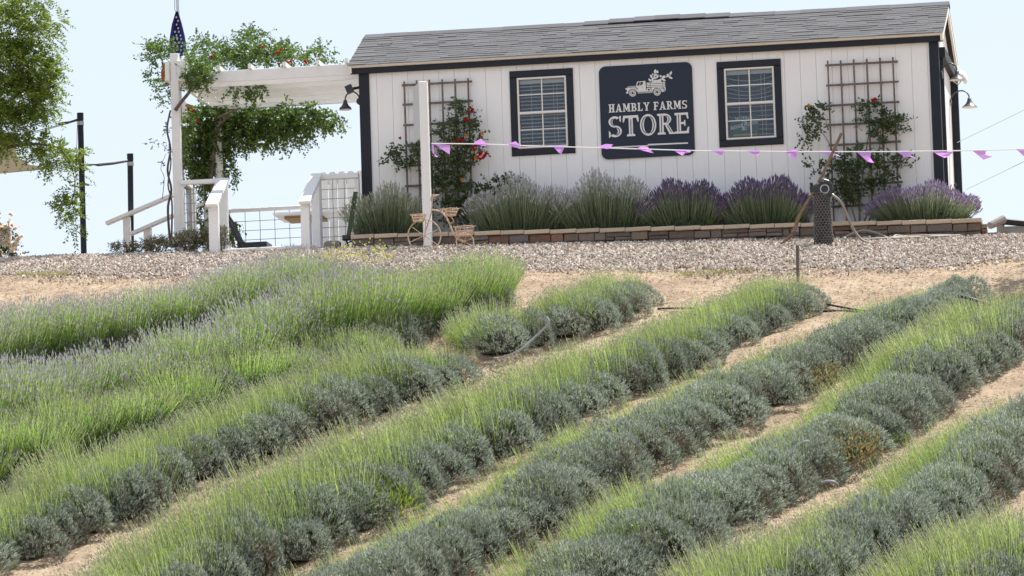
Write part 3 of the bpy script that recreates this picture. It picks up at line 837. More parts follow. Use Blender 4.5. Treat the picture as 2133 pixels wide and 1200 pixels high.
# ------------------------------------------------------------------ trellises
def trellis(xs_, ztops, zbot, hz, x_l, x_r, label):
    t = thing('trellis', label, 'trellis', ((x_l+x_r)/2, -.06, zbot))
    for x in xs_:
        g = Geo(); g.box((x-.011, -.075, zbot), (x+.011, -.057, ztops+random.uniform(-.004,.01)), jit=.0015); part('upright_slat', g, M['old_wood'], t)
    for z in hz:
        g = Geo(); g.box((x_l, -.0565, z-.013), (x_r, -.040, z+.013), jit=.0025); part('cross_slat', g, M['old_wood'], t)
    for k in (1, 4):
        g = Geo(); g.box((xs_[k]-.02, -.0395, hz[1]-.02), (xs_[k]+.02, -.003, hz[1]+.02)); part('bracket', g, M['galv'], t)
    return t
xl = [L(p, 200, -.06).x for p in (843,869,895,922,949,976)]
hz = [L(910, p, -.06).z for p in (173.5,214,257,300,342,384)]
trellis(xl, L(910,167,-.06).z, L(910,455,-.06).z, hz, L(837,175,-.06).x, L(983,175,-.06).x, 'weathered wooden trellis behind the red and orange roses left of the sign')
xr_ = [L(p, 200, -.06).x for p in (1727,1754,1781,1808.5,1836,1863)]
hz2 = [L(1795, p, -.06).z for p in (132,174,216,257,299,341,383,427)]
trellis(xr_, L(1795,124,-.06).z, L(1795,458,-.06).z, hz2, L(1719,132,-.06).x, L(1870,132,-.06).x, 'tall weathered wooden trellis right of the right-hand window')

# ------------------------------------------------------------------ raised bed and its stone wall
YW = -1.0
wx0 = L(733, 505, YW).x; wx1 = L(2046, 470, YW).x
ct0 = L(735, 489, YW).z; ct1 = L(2046, 455, YW).z
def ctop(x): return ct0 + (ct1-ct0)*(x-wx0)/(wx1-wx0)
wall = thing('stone_bed_wall', 'low stacked stone wall with pale cap stones edging the flower bed', 'stone wall', ((wx0+wx1)/2, YW+.15, gz((wx0+wx1)/2, YW)))
x = wx0 - .01
stone_m = ['stone_a','stone_a','stone_b','stone_c','stone_a','stone_c']
while x < wx1:
    w = random.uniform(.29, .34); x1 = min(x+w, wx1)
    if wx1 - x1 < .12: x1 = wx1
    g = Geo(); z = ctop((x+x1)/2) + random.uniform(-.003,.003)
    g.block((x, YW-.03, z-.052), (x1-.006, YW+.22, z), c=.006, jit=.002); part('cap_stone', g, M['cap_stone'], wall)
    x = x1
def stones(x0, x1, ztopf, y0, y1):
    """random ashlar: bands split into two or three courses in places"""
    x = x0
    off = 0
    rows = []
    H = .0
    zt = lambda x: ztopf(x)
    hmax = max(zt(a) - gz(a, y0) for a in (x0, (x0+x1)/2, x1)) + .12
    band = .106; nb = int(hmax/band)+1
    for b_ in range(nb):
        x = x0 - (0 if b_ % 2 == 0 else 0)
        while x < x1:
            w = random.uniform(.2, .36); xe = min(x+w, x1)
            if x1-xe < .08: xe = x1
            zt_ = zt((x+xe)/2) - b_*band; zb2 = zt_ - band
            if zt_ > gz((x+xe)/2, y0) - .05:
                style = random.random()
                pieces = []
                if style < .35: pieces = [(x, xe, zb2, zt_)]
                elif style < .8:
                    zm_ = zb2 + band*random.uniform(.4, .6); pieces = [(x, xe, zb2, zm_), (x, xe, zm_, zt_)]
                    if random.random() < .4:
                        xm = x+(xe-x)*random.uniform(.35,.65); pieces = [(x, xm, zb2, zm_), (xm, xe, zb2, zm_), (x, xe, zm_, zt_)]
                else:
                    xm = x+(xe-x)*random.uniform(.4,.6); pieces = [(x, xm, zb2, zt_), (xm, xe, zb2, zt_)]
                for (a, b, c, d) in pieces:
                    g = Geo(); dp = random.uniform(-.012, .012)
                    g.block((a+.004, y0+dp, c+.003), (b-.004, y1, d-.003), c=.010, jit=.004)
                    part('stone', g, M[random.choice(stone_m)], wall)
            x = xe
stones(wx0, wx1-.02, lambda x: ctop(x)-.054, YW, YW+.12)
g = Geo(); g.box((wx0+.01, YW+.125, gz(3,YW)-.3), (wx1-.01, YW+.16, min(ct0,ct1)-.06)); part('joint_backing', g, M['joint'], wall)
g = Geo(); n = 40
bx = np.linspace(wx0+.02, wx1-.02, n)
V = [(x, YW+.2, ctop(x)-.04) for x in bx] + [(x, .0, ctop(x)-.04) for x in bx]
g.quads(V, [(i, i+1, n+i+1, n+i) for i in range(n-1)]); part('soil', g, M['soil'], wall)
# stepped right end and end return
e1 = L(2056, 470, YW).x; e2 = L(2080, 488, YW).x
stones(wx1-.015, e1, lambda x: ctop(wx1)-.066, YW+.005, YW+.14)
stones(e1, e2, lambda x: ctop(wx1)-.176, YW+.005, YW+.14)
for (xa, zo) in ((wx1, .054),):
    for k in range(3):
        for j in range(3):
            g = Geo(); y0 = YW+.15+j*.3
            g.box((xa-.12, y0, ctop(wx1)-zo-.106*(k+1)), (xa-.005, y0+.29, ctop(wx1)-zo-.106*k-.004), jit=.004); part('stone', g, M[random.choice(stone_m)], wall)
for j in range(3):
    g = Geo(); g.box((wx0-.0, YW+.23+j*.3, ct0-.45), (wx0+.12, YW+.52+j*.3, ct0-.06), jit=.004); part('stone', g, M[random.choice(stone_m)], wall)

# ================================================================== DECK, RAILS, PERGOLA
def pbar(g, a, b, da, db, w, h, m=0, up=(0,0,1)):
    """bar between two photo points at depths da, db"""
    return g.beam(L(*a, da), L(*b, db), w, h, m, up)
def post_px(g, xa, xb, ytop, zbot, d, thick=None):
    ym = ytop + 60
    a = L(xa, ym, d); b = L(xb, ym, d); zt = L((xa+xb)/2, ytop, d).z
    t = thick or (b.x-a.x)
    g.block((a.x, d, zbot), (b.x, d+t, zt), c=.004); return g
zdk = L(550, 514, -.9).z            # deck floor level
dxl = L(358, 500, -.15).x
deck = thing('deck', 'white wooden deck with a step up at the left end of the store', 'deck', ((dxl+WX0)/2, 1.1, gz(-1.3, 1)-.05))
# floor boards run front to back; a step in front of them
n = int((WX0 - .03 - dxl)/.14)
for k in range(n):
    x0 = dxl + k*(WX0-.03-dxl)/n
    g = Geo(); g.box((x0, -.2, zdk-.03), (x0+(WX0-.03-dxl)/n-.006, 2.5, zdk)); part('floor_board', g, M['white_wood'], deck)
g = Geo(); g.block((dxl, -.225, gz(-1.5,-.2)-.1), (WX0-.03, -.201, zdk-.005)); part('skirt_board', g, M['white_wood'], deck)
sx0, sx1 = L(463, 518, -.9).x, L(652, 516, -.9).x
g = Geo(); g.block((sx0, -.90, gz(sx0, -.9)-.1), (sx1, -.87, zdk-.002)); part('step_riser', g, M['white_wood'], deck)
g = Geo(); g.box((sx0, -.869, zdk-.035), (sx1, -.226, zdk-.004)); part('step_tread', g, M['white_wood'], deck)

def rail_thing(label, org):
    return thing('handrail', label, 'handrail', org)
gb = lambda x, y: gz(x, y) - .08
# left stair handrail (leans towards the camera)
p0 = L(446, 430, -1.05)
hr = rail_thing('left white stair handrail sloping down in front of the deck', (p0.x, -1.0, gb(p0.x,-1)))
g = Geo(); post_px(g, 435, 455, 425, gb(p0.x,-1.05), -1.05, .09); part('post', g, M['white_wood'], hr)
g = Geo(); post_px(g, 455, 473, 378, zdk-.2, -.24, .09); part('post', g, M['white_wood'], hr)
g = Geo(); a = L(440, 428, -1.13); b = L(465, 374, -.14); g.beam(a, b, .15, .04); part('rail', g, M['white_wood'], hr)
g = Geo(); a = L(446, 436, -1.06); b = L(466, 384, -.16); g.beam(a, b, .04, .08); part('rail', g, M['white_wood'], hr)
# right stair handrail
p0 = L(638, 420, -1.05)
hr = rail_thing('right white stair handrail beside the wire panel', (p0.x, -1.0, gb(p0.x,-1)))
g = Geo(); post_px(g, 627, 645, 424, gb(p0.x,-1.05), -1.05, .09); part('post', g, M['white_wood'], hr)
g = Geo(); post_px(g, 648, 666, 366, zdk-.2, -.24, .09); part('post', g, M['white_wood'], hr)
g = Geo(); a = L(634, 422, -1.13); b = L(660, 364, -.14); g.beam(a, b, .14, .04); part('rail', g, M['white_wood'], hr)
g = Geo(); a = L(638, 430, -1.06); b = L(662, 374, -.16); g.beam(a, b, .04, .08); part('rail', g, M['white_wood'], hr)

def wire_panel(name, label, cat, xa, xb, yt, yb, d, frame_w, cols, rows, top_h=.05, grp=None):
    a = L(xa, yt, d); b = L(xb, yt, d)
    zt = (a.z+b.z)/2; zbm = L((xa+xb)/2, yb, d).z
    t = thing(name, label, cat, ((a.x+b.x)/2, d, zbm))
    g = Geo(); g.block((a.x, d-.03, zt-top_h), (b.x, d+.05, zt)); part('top_rail', g, M['white_wood'], t)
    for x in (a.x, b.x-frame_w):
        g = Geo(); g.block((x, d, zbm-.05), (x+frame_w, d+.06, zt-top_h-.001)); part('post', g, M['white_wood'], t)
    g = Geo()
    for i in range(1, cols):
        x = a.x+frame_w + (b.x-a.x-2*frame_w)*i/cols; g.box((x-.0035, d+.02, zbm), (x+.0035, d+.027, zt-top_h))
    for i in range(1, rows):
        z = zbm + (zt-top_h-zbm)*i/rows; g.box((a.x+frame_w, d+.0271, z-.0035), (b.x-frame_w, d+.034, z+.0035))
    part('wire_mesh', g, M['wire'], t)
    return t
wire_panel('railing', 'white framed wire railing between the stair handrail and the store corner', 'railing', 660, 747, 362, 512, -.15, .045, 3, 7, .07)
wire_panel('railing', 'short white wire railing between the pergola post and the left stair handrail', 'railing', 376, 470, 374, 500, -.12, .03, 4, 6, .055)
wire_panel('railing', 'long low white wire railing at the back of the deck behind the table', 'railing', 474, 668, 431, 516, 2.45, .03, 6, 4, .045)
# side railing seen edge on
a = L(386, 380, .2); b = L(398, 386, 1.6)
t = thing('railing', 'white side railing seen nearly edge on behind the pergola post', 'railing', (a.x, .9, zdk))
g = Geo(); g.beam(L(386, 381, .2), L(399, 390, 1.5), .05, .05); part('top_rail', g, M['white_wood'], t)
q = L(399, 392, 1.5); g = Geo(); g.box((q.x-.04, 1.5, zdk-.05), (q.x+.04, 1.58, q.z)); part('post', g, M['white_wood'], t)
g = Geo()
p_a, p_b = L(386, 381, .22), L(399, 390, 1.5)
for i in range(1, 7):
    p = p_a.lerp(p_b, i/7); g.box((p.x-.004, p.y-.004, zdk), (p.x+.004, p.y+.004, p.z))
for i in range(1, 6):
    dzz = Vector((0, 0, -(p_a.z-zdk)*i/6)); g.beam(p_a+dzz, p_b+dzz, .007, .007)
part('wire_mesh', g, M['wire'], t)
# far left stair rails
q = L(265, 450, 1.3)
t = rail_thing('long white sloping handrail left of the pergola post', (q.x, 1.3, gz(q.x,1.3)-.1))
g = Geo(); post_px(g, 257, 272, 452, gz(q.x,1.3)-.2, 1.3, .09); part('post', g, M['white_wood'], t)
g = Geo(); g.beam(L(222, 466, 1.28), L(362, 406, 1.28), .14, .04); part('rail', g, M['white_wood'], t)
q = L(307, 476, .9)
t = rail_thing('short lower white sloping handrail left of the pergola post', (q.x, .9, gz(q.x,.9)-.1))
g = Geo(); post_px(g, 300, 315, 474, gz(q.x,.9)-.2, .9, .09); part('post', g, M['white_wood'], t)
g = Geo(); g.beam(L(272, 488, .88), L(362, 449, .88), .12, .04); part('rail', g, M['white_wood'], t)
q = L(432, 420, 2.3)
t = rail_thing('small white rail and post behind the vine on the deck', (q.x, 2.3, zdk))
g = Geo(); post_px(g, 426, 438, 420, zdk-.1, 2.3, .08); part('post', g, M['white_wood'], t)
g = Geo(); g.beam(L(400, 434, 2.29), L(430, 422, 2.29), .08, .04); part('rail', g, M['white_wood'], t)
# picket fence behind the wire panel
d = 2.4
a = L(664, 360, d); b = L(752, 360, d)
t = thing('picket_fence', 'white dog-eared picket fence behind the wire railing by the store', 'fence', ((a.x+b.x)/2, d, zdk))
w = (b.x-a.x)/4.6; ztp = a.z
for k in range(6):
    x = a.x - w*.0 + k*w
    g = Geo(); g.prism([(x+.003, zdk-.1), (x+w-.006, zdk-.1), (x+w-.006, ztp-.035), (x+w-.035, ztp), (x+.032, ztp), (x+.003, ztp-.035)], d, d+.02); part('picket', g, M['white_wood'], t)
for z in (ztp-.12, zdk+.15):
    g = Geo(); g.box((a.x, d+.021, z-.04), (a.x+6*w, d+.05, z+.04)); part('back_rail', g, M['white_wood'], t)

# pergola
pg = thing('pergola', 'white wooden pergola covered with a flowering vine beside the store', 'pergola', (L(560, 300, 1.1).x, 1.1, zdk))
dP = -.10
def pp(xa, xb, ytop, d, th, nm='post'):
    g = Geo(); post_px(g, xa, xb, ytop, gz(L(xa,400,d).x, d)-.1, d, th); part(nm, g, M['white_wood'], pg)
pp(355, 372, 111, dP, .10)
pp(448, 461, 245, 2.25, .09)
# doubled cap blocks on the front post
for (xa, xb, ya, yb) in ((343, 353, 128, 168), (368, 384, 126, 168)):
    a = L(xa, ya, dP-.04); b = L(xb, yb, dP-.04)
    g = Geo(); g.block((a.x, dP-.045, b.z), (b.x, dP+.5, a.z)); part('cap_block', g, M['cream' if xa < 350 else 'white_wood'], pg)
# side beams running back from the front post
for off in (0, .2):
    a = L(366, 158, .0) + Vector((off, .02, 0)); b = Vector((a.x, 2.5, a.z))
    g = Geo(); g.beam(a, b, .045, .16); part('side_beam', g, M['white_wood'], pg)
# long boards parallel to the store front, one behind the other
zbt = L(560, 165, 0.02).z; ztp_ = L(560, 142, 0.02).z
xl0 = L(374, 150, .05).x; xr0 = WX0 - .021
for k, dd in enumerate((0.03, .42, .80, 1.18, 1.56, 1.94, 2.32)):
    hgt = (ztp_-zbt)
    x_l = xl0 + .0
    g = Geo(); g.block((x_l, dd, zbt), (xr0, dd+.04, ztp_ if k in (0, 6) else ztp_-.01), c=.004); part('long_beam', g, M['white_wood'], pg)
for pxr in (455, 520, 592, 662, 722):
    x = L(pxr, 142, -.05).x
    g = Geo(); V0 = (x-.02, -.12, ztp_+.001)
    g.box((x-.02, -.06, ztp_+.002), (x+.02, 2.55, ztp_+.06)); part('rafter', g, M['white_wood'], pg)

# chairs and table on the deck
def chair(px, zs, d, flip, label):
    c = L(px, 500, d); t = thing('metal_chair', label, 'chair', (c.x, d, zdk))
    s = .2; seat_z = zdk+.44
    g = Geo(); g.block((c.x-s, d-s, seat_z-.11), (c.x+s, d+s, seat_z), c=.012); part('seat', g, M['black_metal'], t)
    g = Geo()
    bx = c.x - s*flip
    g.tube([(bx+.03*flip, d-s*.9, seat_z), (bx-.10*flip, d-s*.85, seat_z+.3), (bx-.19*flip, d-s*.4, seat_z+.46), (bx-.19*flip, d+s*.4, seat_z+.46), (bx-.10*flip, d+s*.85, seat_z+.3), (bx+.03*flip, d+s*.9, seat_z)], .017, 6)
    part('back_frame', g, M['black_metal'], t)
    g = Geo(); g.beam((bx+.02*flip, d, seat_z), (bx-.185*flip, d, seat_z+.44), .07, .012, up=(0,1,0)); part('back_splat', g, M['lamp_metal'], t)
    for sx_ in (-1, 1):
        for sy in (-1, 1):
            g = Geo(); g.tube([(c.x+sx_*s*.85, d+sy*s*.85, seat_z-.1), (c.x+sx_*s*1.15, d+sy*s*1.15, zdk)], [.018,.014], 6); part('leg', g, M['black_metal'], t)
    return t
chair(530, 0, 2.05, 1, 'black metal bistro chair on the deck left of the table')
c = L(632, 450, 1.5)
t = thing('deck_table', 'white topped pedestal table on the deck behind the handrail', 'table', (c.x, 1.6, zdk))
zt = L(632, 441, 1.1).z
g = Geo(); a = L(568, 442, 1.1).x; b = L(702, 442, 1.1).x
g.box((a, 1.1, zt-.02), (b, 1.95, zt+.006)); part('table_top', g, M['white_wood'], t)
g = Geo(); g.box((c.x-.22, 1.3, zt-.055), (c.x+.27, 1.8, zt-.021)); part('under_frame', g, M['table_wood'], t)
g = Geo(); g.box((c.x-.04+.05, 1.5, zdk), (c.x+.04+.05, 1.58, zt-.056)); part('pedestal', g, M['black_metal'], t)
g = Geo(); g.box((c.x-.2, 1.3, zdk+.001), (c.x+.3, 1.75, zdk+.03)); part('foot', g, M['black_metal'], t)

# small things by the deck
q = L(691, 508, -.9)
g = Geo(); prof = [(0,.0),(.10,.0),(.115,.04),(.112,.10),(.09,.125),(0,.13)]
g.lathe(prof, (q.x, -.85, L(691,519,-.9).z-.02), 12)
single('planter_rock', g, M['rock'], 'round grey rock between the stair handrail and the stone wall', 'rock', (q.x, -.85, L(691,519,-.9).z-.02), smooth=True)
q = L(722, 496, -.85)
t = thing('spotlight', 'small black ground spotlight at the left end of the stone wall', 'spotlight', (q.x, -.85, q.z-.09))
g = Geo(); g.block((q.x-.05, -.9, q.z-.03), (q.x+.05, -.8, q.z+.035), c=.01); part('housing', g, M['black_metal'], t)
g = Geo(); g.tube([(q.x, -.85, q.z-.03), (q.x+.02, -.85, q.z-.12)], .012); part('spike', g, M['black_metal'], t)
g = Geo(); g.tube([(q.x-.03, -.88, q.z-.10), (q.x+.03, -.88, q.z-.06), (q.x+.10, -.88, q.z-.04)], .008); part('cord', g, M['black_metal'], t)
a = L(741, 400, -.75); b = L(726, 492, -.9)
g = Geo(); g.beam(b, a, .055, .02); single('leaning_board', g, mat('dark_green_paint', (.05,.07,.035), .7), 'narrow dark green board leaning at the left end of the flower bed', 'board', tuple(b))

# ================================================================== LAMPS
def barn_lamp(wall_pt, hood_top, label, r=.095, side='front', m='lamp_metal'):
    """gooseneck from the wall point up and over to the hood"""
    wp, ht = Vector(wall_pt), Vector(hood_top)
    t = thing('barn_lamp', label, 'lamp', tuple(wp))
    g = Geo()
    if side == 'right': g.lathe([(0,0),(.055,0),(.055,.012),(0,.02)], tuple(wp), 12, axis='x')
    else: g.lathe([(0,-.02),(.05,-.014),(.05,0),(0,0)], tuple(wp), 12, axis='y')
    part('wall_plate', g, M[m], t)
    d = ht - wp; up = Vector((0,0,1)); top = max(wp.z, ht.z) + .09
    pts = [wp]
    for i in range(1, 11):
        u_ = i/10
        p = wp + d*Vector((1,1,0)).dot(Vector((0,0,0))) if False else Vector((wp.x + d.x*(1-math.cos(u_*math.pi))/2, wp.y + d.y*(1-math.cos(u_*math.pi))/2, wp.z + d.z*u_ + math.sin(u_*math.pi)*.12))
        pts.append(p)
    g = Geo(); g.tube(pts, .0095, 7); part('gooseneck', g, M[m], t, smooth=True)
    g = Geo(); g.lathe([(.0,0),(.024,-.002),(.028,-.035),(.034,-.045),(.05,-.075),(.078,-.10),(r,-.118),(r+.004,-.124)], tuple(ht), 20); hd = part('hood', g, M[m], t, smooth=True)
    g = Geo(); g.lathe([(r,-.1235),(r-.012,-.112),(.05,-.085),(.0,-.07)], tuple(ht), 20); part('hood_lining', g, M['lamp_inside'], hd, smooth=True)
    return t
wp = L(743, 212, .06); wp.x = WX0 - .02; wp.y = .05
ht = L(719, 209, -.05)
barn_lamp(wp, ht, 'black barn lamp hanging under the pergola at the left corner of the store', r=.078, m='black_metal')
# floodlight
q = L(728, 186, -.05)
t = thing('floodlight', 'small black floodlight on the left corner of the store', 'floodlight', (WX0-.02, 0, q.z))
g = Geo(); g.beam(q+Vector((-.02,0,.05)), q+Vector((.02,0,-.05)), .09, .06, up=(0,1,0)); part('housing', g, M['black_metal'], t)
g = Geo(); g.tube([q, Vector((WX0-.02, .04, q.z+.03))], .02); part('arm', g, M['black_metal'], t)
w1 = L(1958, 156, .12); w1.x = WX1 + .046
barn_lamp((w1.x, .12, w1.z), L(1993, 147, .1), 'upper grey barn lamp over the door at the right end of the store', r=.10, side='right')
w2 = (WX1+.03, 1.75, L(1990, 212, 1.75).z)
barn_lamp(w2, L(2019, 204, 1.6), 'lower grey barn lamp standing clear against the sky right of the store', r=.10, side='right')
# white dish seen behind the upper lamp
q = L(2008, 160, 1.9)
t = thing('wall_dish', 'small white dish tilted behind the upper barn lamp', 'dish', (WX1+.02, 1.9, q.z))
dm = Geo(); prof = [(0,.03),(.05,.026),(.08,.012),(.10,-.012)]
dm.lathe(prof, (0,0,0), 16); me = dm.mesh('dish', M['lamp_inside'], True)
me.transform(Matrix.Rotation(R_(75), 4, 'Y') @ Matrix.Rotation(R_(15), 4, 'X')); me.transform(Matrix.Translation(q - ORG[t.name]))
o = bpy.data.objects.new('dish', me); SC.collection.objects.link(o); o.parent = t
g = Geo(); g.tube([(WX1+.02, 1.9, q.z-.02), (q.x-.08, 1.9, q.z-.1), q + Vector((-.01,0,-.02))], .008); part('bracket', g, M['galv'], t)

# ================================================================== SIGN POST, BUNTING
b_ = G(892, 517); zt = L(890, 170, b_.y).z
t = thing('sign_post', 'tall white wooden post with two sign boards seen edge on, beside the rusty bicycle', 'sign post', (b_.x, b_.y, b_.z))
hw = .052
g = Geo(); g.block((b_.x-hw, b_.y-hw, b_.z-.1), (b_.x+hw, b_.y+hw, zt)); part('post', g, M['white_wood'], t)
for ya, yb, dx in ((171, 286, .155), (300, 356, .055)):
    za = L(880, ya, b_.y).z; zb_ = L(880, yb, b_.y).z
    g = Geo(); g.beam((b_.x-hw-.005, b_.y+.02, (za+zb_)/2), (b_.x-hw-dx, b_.y+.45, (za+zb_)/2), .012, za-zb_); part('sign_board', g, M['sign_back'], t)
# bunting
db = b_.y - .02
sag = [(899,299),(1000,300),(1100,304),(1250,308),(1450,314),(1640,316),(1850,316),(2000,314),(2133,311),(2300,306),(2480,296)]
sp_ = [L(x, y, db) for x, y in sag]
t = thing('bunting', 'string of lilac pennants stretched from the white post across the store front', 'bunting', tuple(sp_[0]))
g = Geo()
fine = []
for a, b in zip(sp_[:-1], sp_[1:]):
    for k in range(4): fine.append(a.lerp(b, k/4))
fine.append(sp_[-1])
g.tube(fine, .0075, 5); part('string', g, M['string'], t)
def str_at(x):
    return L(x, float(np.interp(x, [s[0] for s in sag], [s[1] for s in sag])), db)
pens = [ # local outline in px relative to string point (x0) ; z-fold amounts
 (902, [(0,0),(35,3),(34,22),(27,18)]), (899, [(0,2),(5,2),(6,22),(14,28),(9,27),(1,16)]),
 (988, [(0,-4),(14,-11),(27,2),(22,4),(2,1)]), (1058, [(0,-3),(16,-8),(25,0),(22,6),(8,4)]), (1150, [(0,-2),(26,0),(20,17),(14,13)]),
 (1244, [(0,-2),(18,-8),(33,-7),(26,2),(20,3)]), (1325, [(0,0),(12,-6),(24,-4),(38,10),(26,6),(14,4)]), (1402, [(0,0),(30,1),(22,12),(18,11)]), (1425, [(0,2),(10,1),(16,-1),(13,5),(4,5)]),
 (1482, [(0,-1),(26,-3),(22,9),(18,8)]), (1555, [(0,-1),(27,-1),(25,10),(20,9)]), (1634, [(0,0),(28,-4),(23,20),(10,7)]),
 (1707, [(0,0),(24,0),(45,10),(30,8),(14,6)]), (1784, [(0,0),(31,1),(29,13),(37,24),(26,21),(22,20)]), (1867, [(0,0),(28,1),(30,8),(40,14),(28,10),(20,13)]),
 (1942, [(0,1),(44,2),(38,9),(26,14),(16,10)]), (2025, [(0,0),(29,1),(27,9),(42,12),(24,20)]), (2116, [(0,-1),(32,0),(26,20),(16,14)]), (2196, [(0,-1),(30,0),(20,22)])]
for x0, sh in pens:
    cx_, cy_ = x0, float(np.interp(x0, [s[0] for s in sag], [s[1] for s in sag]))
    g = Geo(); n = len(sh)
    front = []
    for k, (dx, dy_) in enumerate(sh):
        p = L(cx_+dx, cy_+dy_, db - .012); off = .0 if dy_ <= 3 else .03*math.sin(k*2.1+x0)
        front.append(p + Vector((0, off, 0)))
    back = [p + Vector((0, .002, 0)) for p in front]
    from mathutils.geometry import tessellate_polygon
    tri = tessellate_polygon([[Vector((p.x, p.z, 0)) for p in front]])
    F = [tuple(q) for q in tri] + [tuple(n+j for j in q[::-1]) for q in tri] + [(i, (i+1) % n, n+(i+1) % n, n+i) for i in range(n)]
    g.poly(front+back, F); part('pennant', g, M['pennant'], t)
# the far post that carries the other end of the string
q = sp_[-1]
g = Geo(); g.block((q.x, db-.03, gz(q.x, db)-.1), (q.x+.09, db+.06, q.z+.4)); single('bunting_post', g, M['white_wood'], 'white post outside the right edge holding the bunting string', 'post', (q.x+.045, db, gz(q.x, db)))

# ================================================================== BICYCLE PLANT STAND
c = G(884, 524); d = c.y - .02
bk = thing('bicycle_planter', 'rusty cream bicycle plant stand with three wire baskets in front of the white post', 'plant stand', (c.x+.25, d, c.z))
def BL(x, y, o=0.0): return L(x, y, d) + Vector((0, o, 0))
def wheel(cx, cy, r, nsp, y_off=0):
    ctr = BL(cx, cy, y_off)
    g = Geo(); n = 28
    g.tube([ctr + Vector((r*math.cos(2*math.pi*i/n), .03*math.cos(2*math.pi*i/n), r*math.sin(2*math.pi*i/n))) for i in range(n+1)], .009, 6, cap=False)
    w = part('wheel', g, M['rust_cream'], bk, smooth=True)
    g = Geo()
    for k in range(nsp):
        a = 2*math.pi*k/nsp+.4; g.tube([ctr, ctr + Vector((r*math.cos(a), .03*math.cos(a), r*math.sin(a)))], .0045, 5)
    g.lathe([(0,-.02),(.015,-.02),(.015,.02),(0,.02)], tuple(ctr), 8, axis='y')
    part('spokes', g, M['rust_cream'], w)
wheel(884, 491, .205, 6); wheel(968, 503, .105, 6, .02); 
def bt(name, pts, r, m='rust_cream'):
    g = Geo(); P = [BL(*p) if len(p) == 2 else BL(p[0], p[1], p[2]) for p in pts]
    # smooth
    Q = []
    for i in range(len(P)-1):
        p0_, p1_, p2_, p3_ = P[max(i-1,0)], P[i], P[i+1], P[min(i+2, len(P)-1)]
        for s_ in range(4):
            u_ = s_/4
            Q.append(0.5*((2*p1_) + (p2_-p0_)*u_ + (2*p0_-5*p1_+4*p2_-p3_)*u_*u_ + (3*p1_-p0_-3*p2_+p3_)*u_**3))
    Q.append(P[-1]); g.tube(Q, r, 6); return part(name, g, M[m], bk, smooth=True)
bt('frame', [(899,437),(915,440),(927,449),(936,466),(944,485),(952,497),(966,504)], .012)
bt('fork', [(884,491),(890,470),(898,445),(900,420),(903,408)], .009)
bt('handlebar', [(898,420,-.02),(901,408,-.05),(912,410,-.10)], .008, 'rust')
bt('handlebar', [(900,412,.02),(905,405,.08),(912,404,.12)], .008, 'rust')
def basket(cx, ytop, ybot, wt, wb, n=9):
    g = Geo(); ct, cb = BL(cx, ytop), BL(cx, ybot)
    wt /= 164*2; wb /= 164*2
    def ring(c_, r, t_=.006):
        g.tube([c_ + Vector((r*math.cos(2*math.pi*i/16), r*.8*math.sin(2*math.pi*i/16), 0)) for i in range(17)], t_, 5, cap=False)
    ring(ct, wt); ring(cb, wb); ring(ct.lerp(cb, .5), (wt+wb)/2)
    for i in range(n):
        a = 2*math.pi*i/n; v = Vector((math.cos(a), .8*math.sin(a), 0))
        g.tube([cb+v*wb, ct+v*wt, ct+v*(wt+.02)+Vector((0,0,.012)), ct+v*(wt+.024)], .0045, 5)
    for i in range(3): g.tube([cb+Vector((-wb, (i-1)*.03, 0)), cb+Vector((wb, (i-1)*.03, 0))], .004, 5)
    return part('basket', g, M['rust'], bk)
basket(872, 448, 461, 30, 22); basket(937, 436, 449, 36, 24); basket(967, 473, 491, 40, 32)
bt('bracket', [(886,462),(892,470)], .006, 'rust'); bt('bracket', [(937,449),(945,460),(938,465),(930,458)], .006, 'rust'); bt('bracket', [(958,491),(950,496)], .006, 'rust')

# ================================================================== WIRE-WRAPPED STUMP, TOOL, HOSE
c = G(1716, 511); d = c.y
st_ = thing('wire_wrapped_stump', 'dark upright stump wrapped in chicken wire in front of the stone wall', 'stump', tuple(c))
zt = L(1713, 402, d).z; H = zt - c.z + .0; r = .115
g = Geo(); prof = [(0,-.05),(r*1.02,-.05),(r*1.05,.05),(r*.97,.15),(r*.93,.35),(r*.9,H*.8),(r*.86,H-.02),(r*.8,H),(0,H)]
g.lathe(prof, tuple(c), 16); part('log', g, M['stump_bark'], st_, smooth=True)
g = Geo(); cell = .036; nr = int(H/(cell*.87)); nc = 17
def sk(a, z): 
    rr = r*1.09 - .02*z/H + .006*math.sin(a*3+z*20)
    return (c.x+rr*math.cos(a), c.y+rr*math.sin(a), c.z+z)
for i in range(nr):
    for k in range(nc):
        a0 = 2*math.pi*(k + .5*(i % 2))/nc; da = math.pi/nc; z0 = i*H/nr; dz_ = H/nr
        p1, p2, p3, p4 = sk(a0, z0), sk(a0, z0+dz_*.55), sk(a0-da, z0+dz_), sk(a0+da, z0+dz_)
        for a, b in ((p1,p2),(p2,p3),(p2,p4)): g.beam(a, b, .0032, .0032)
part('chicken_wire', g, M['chicken_wire'], st_, stuff=True)
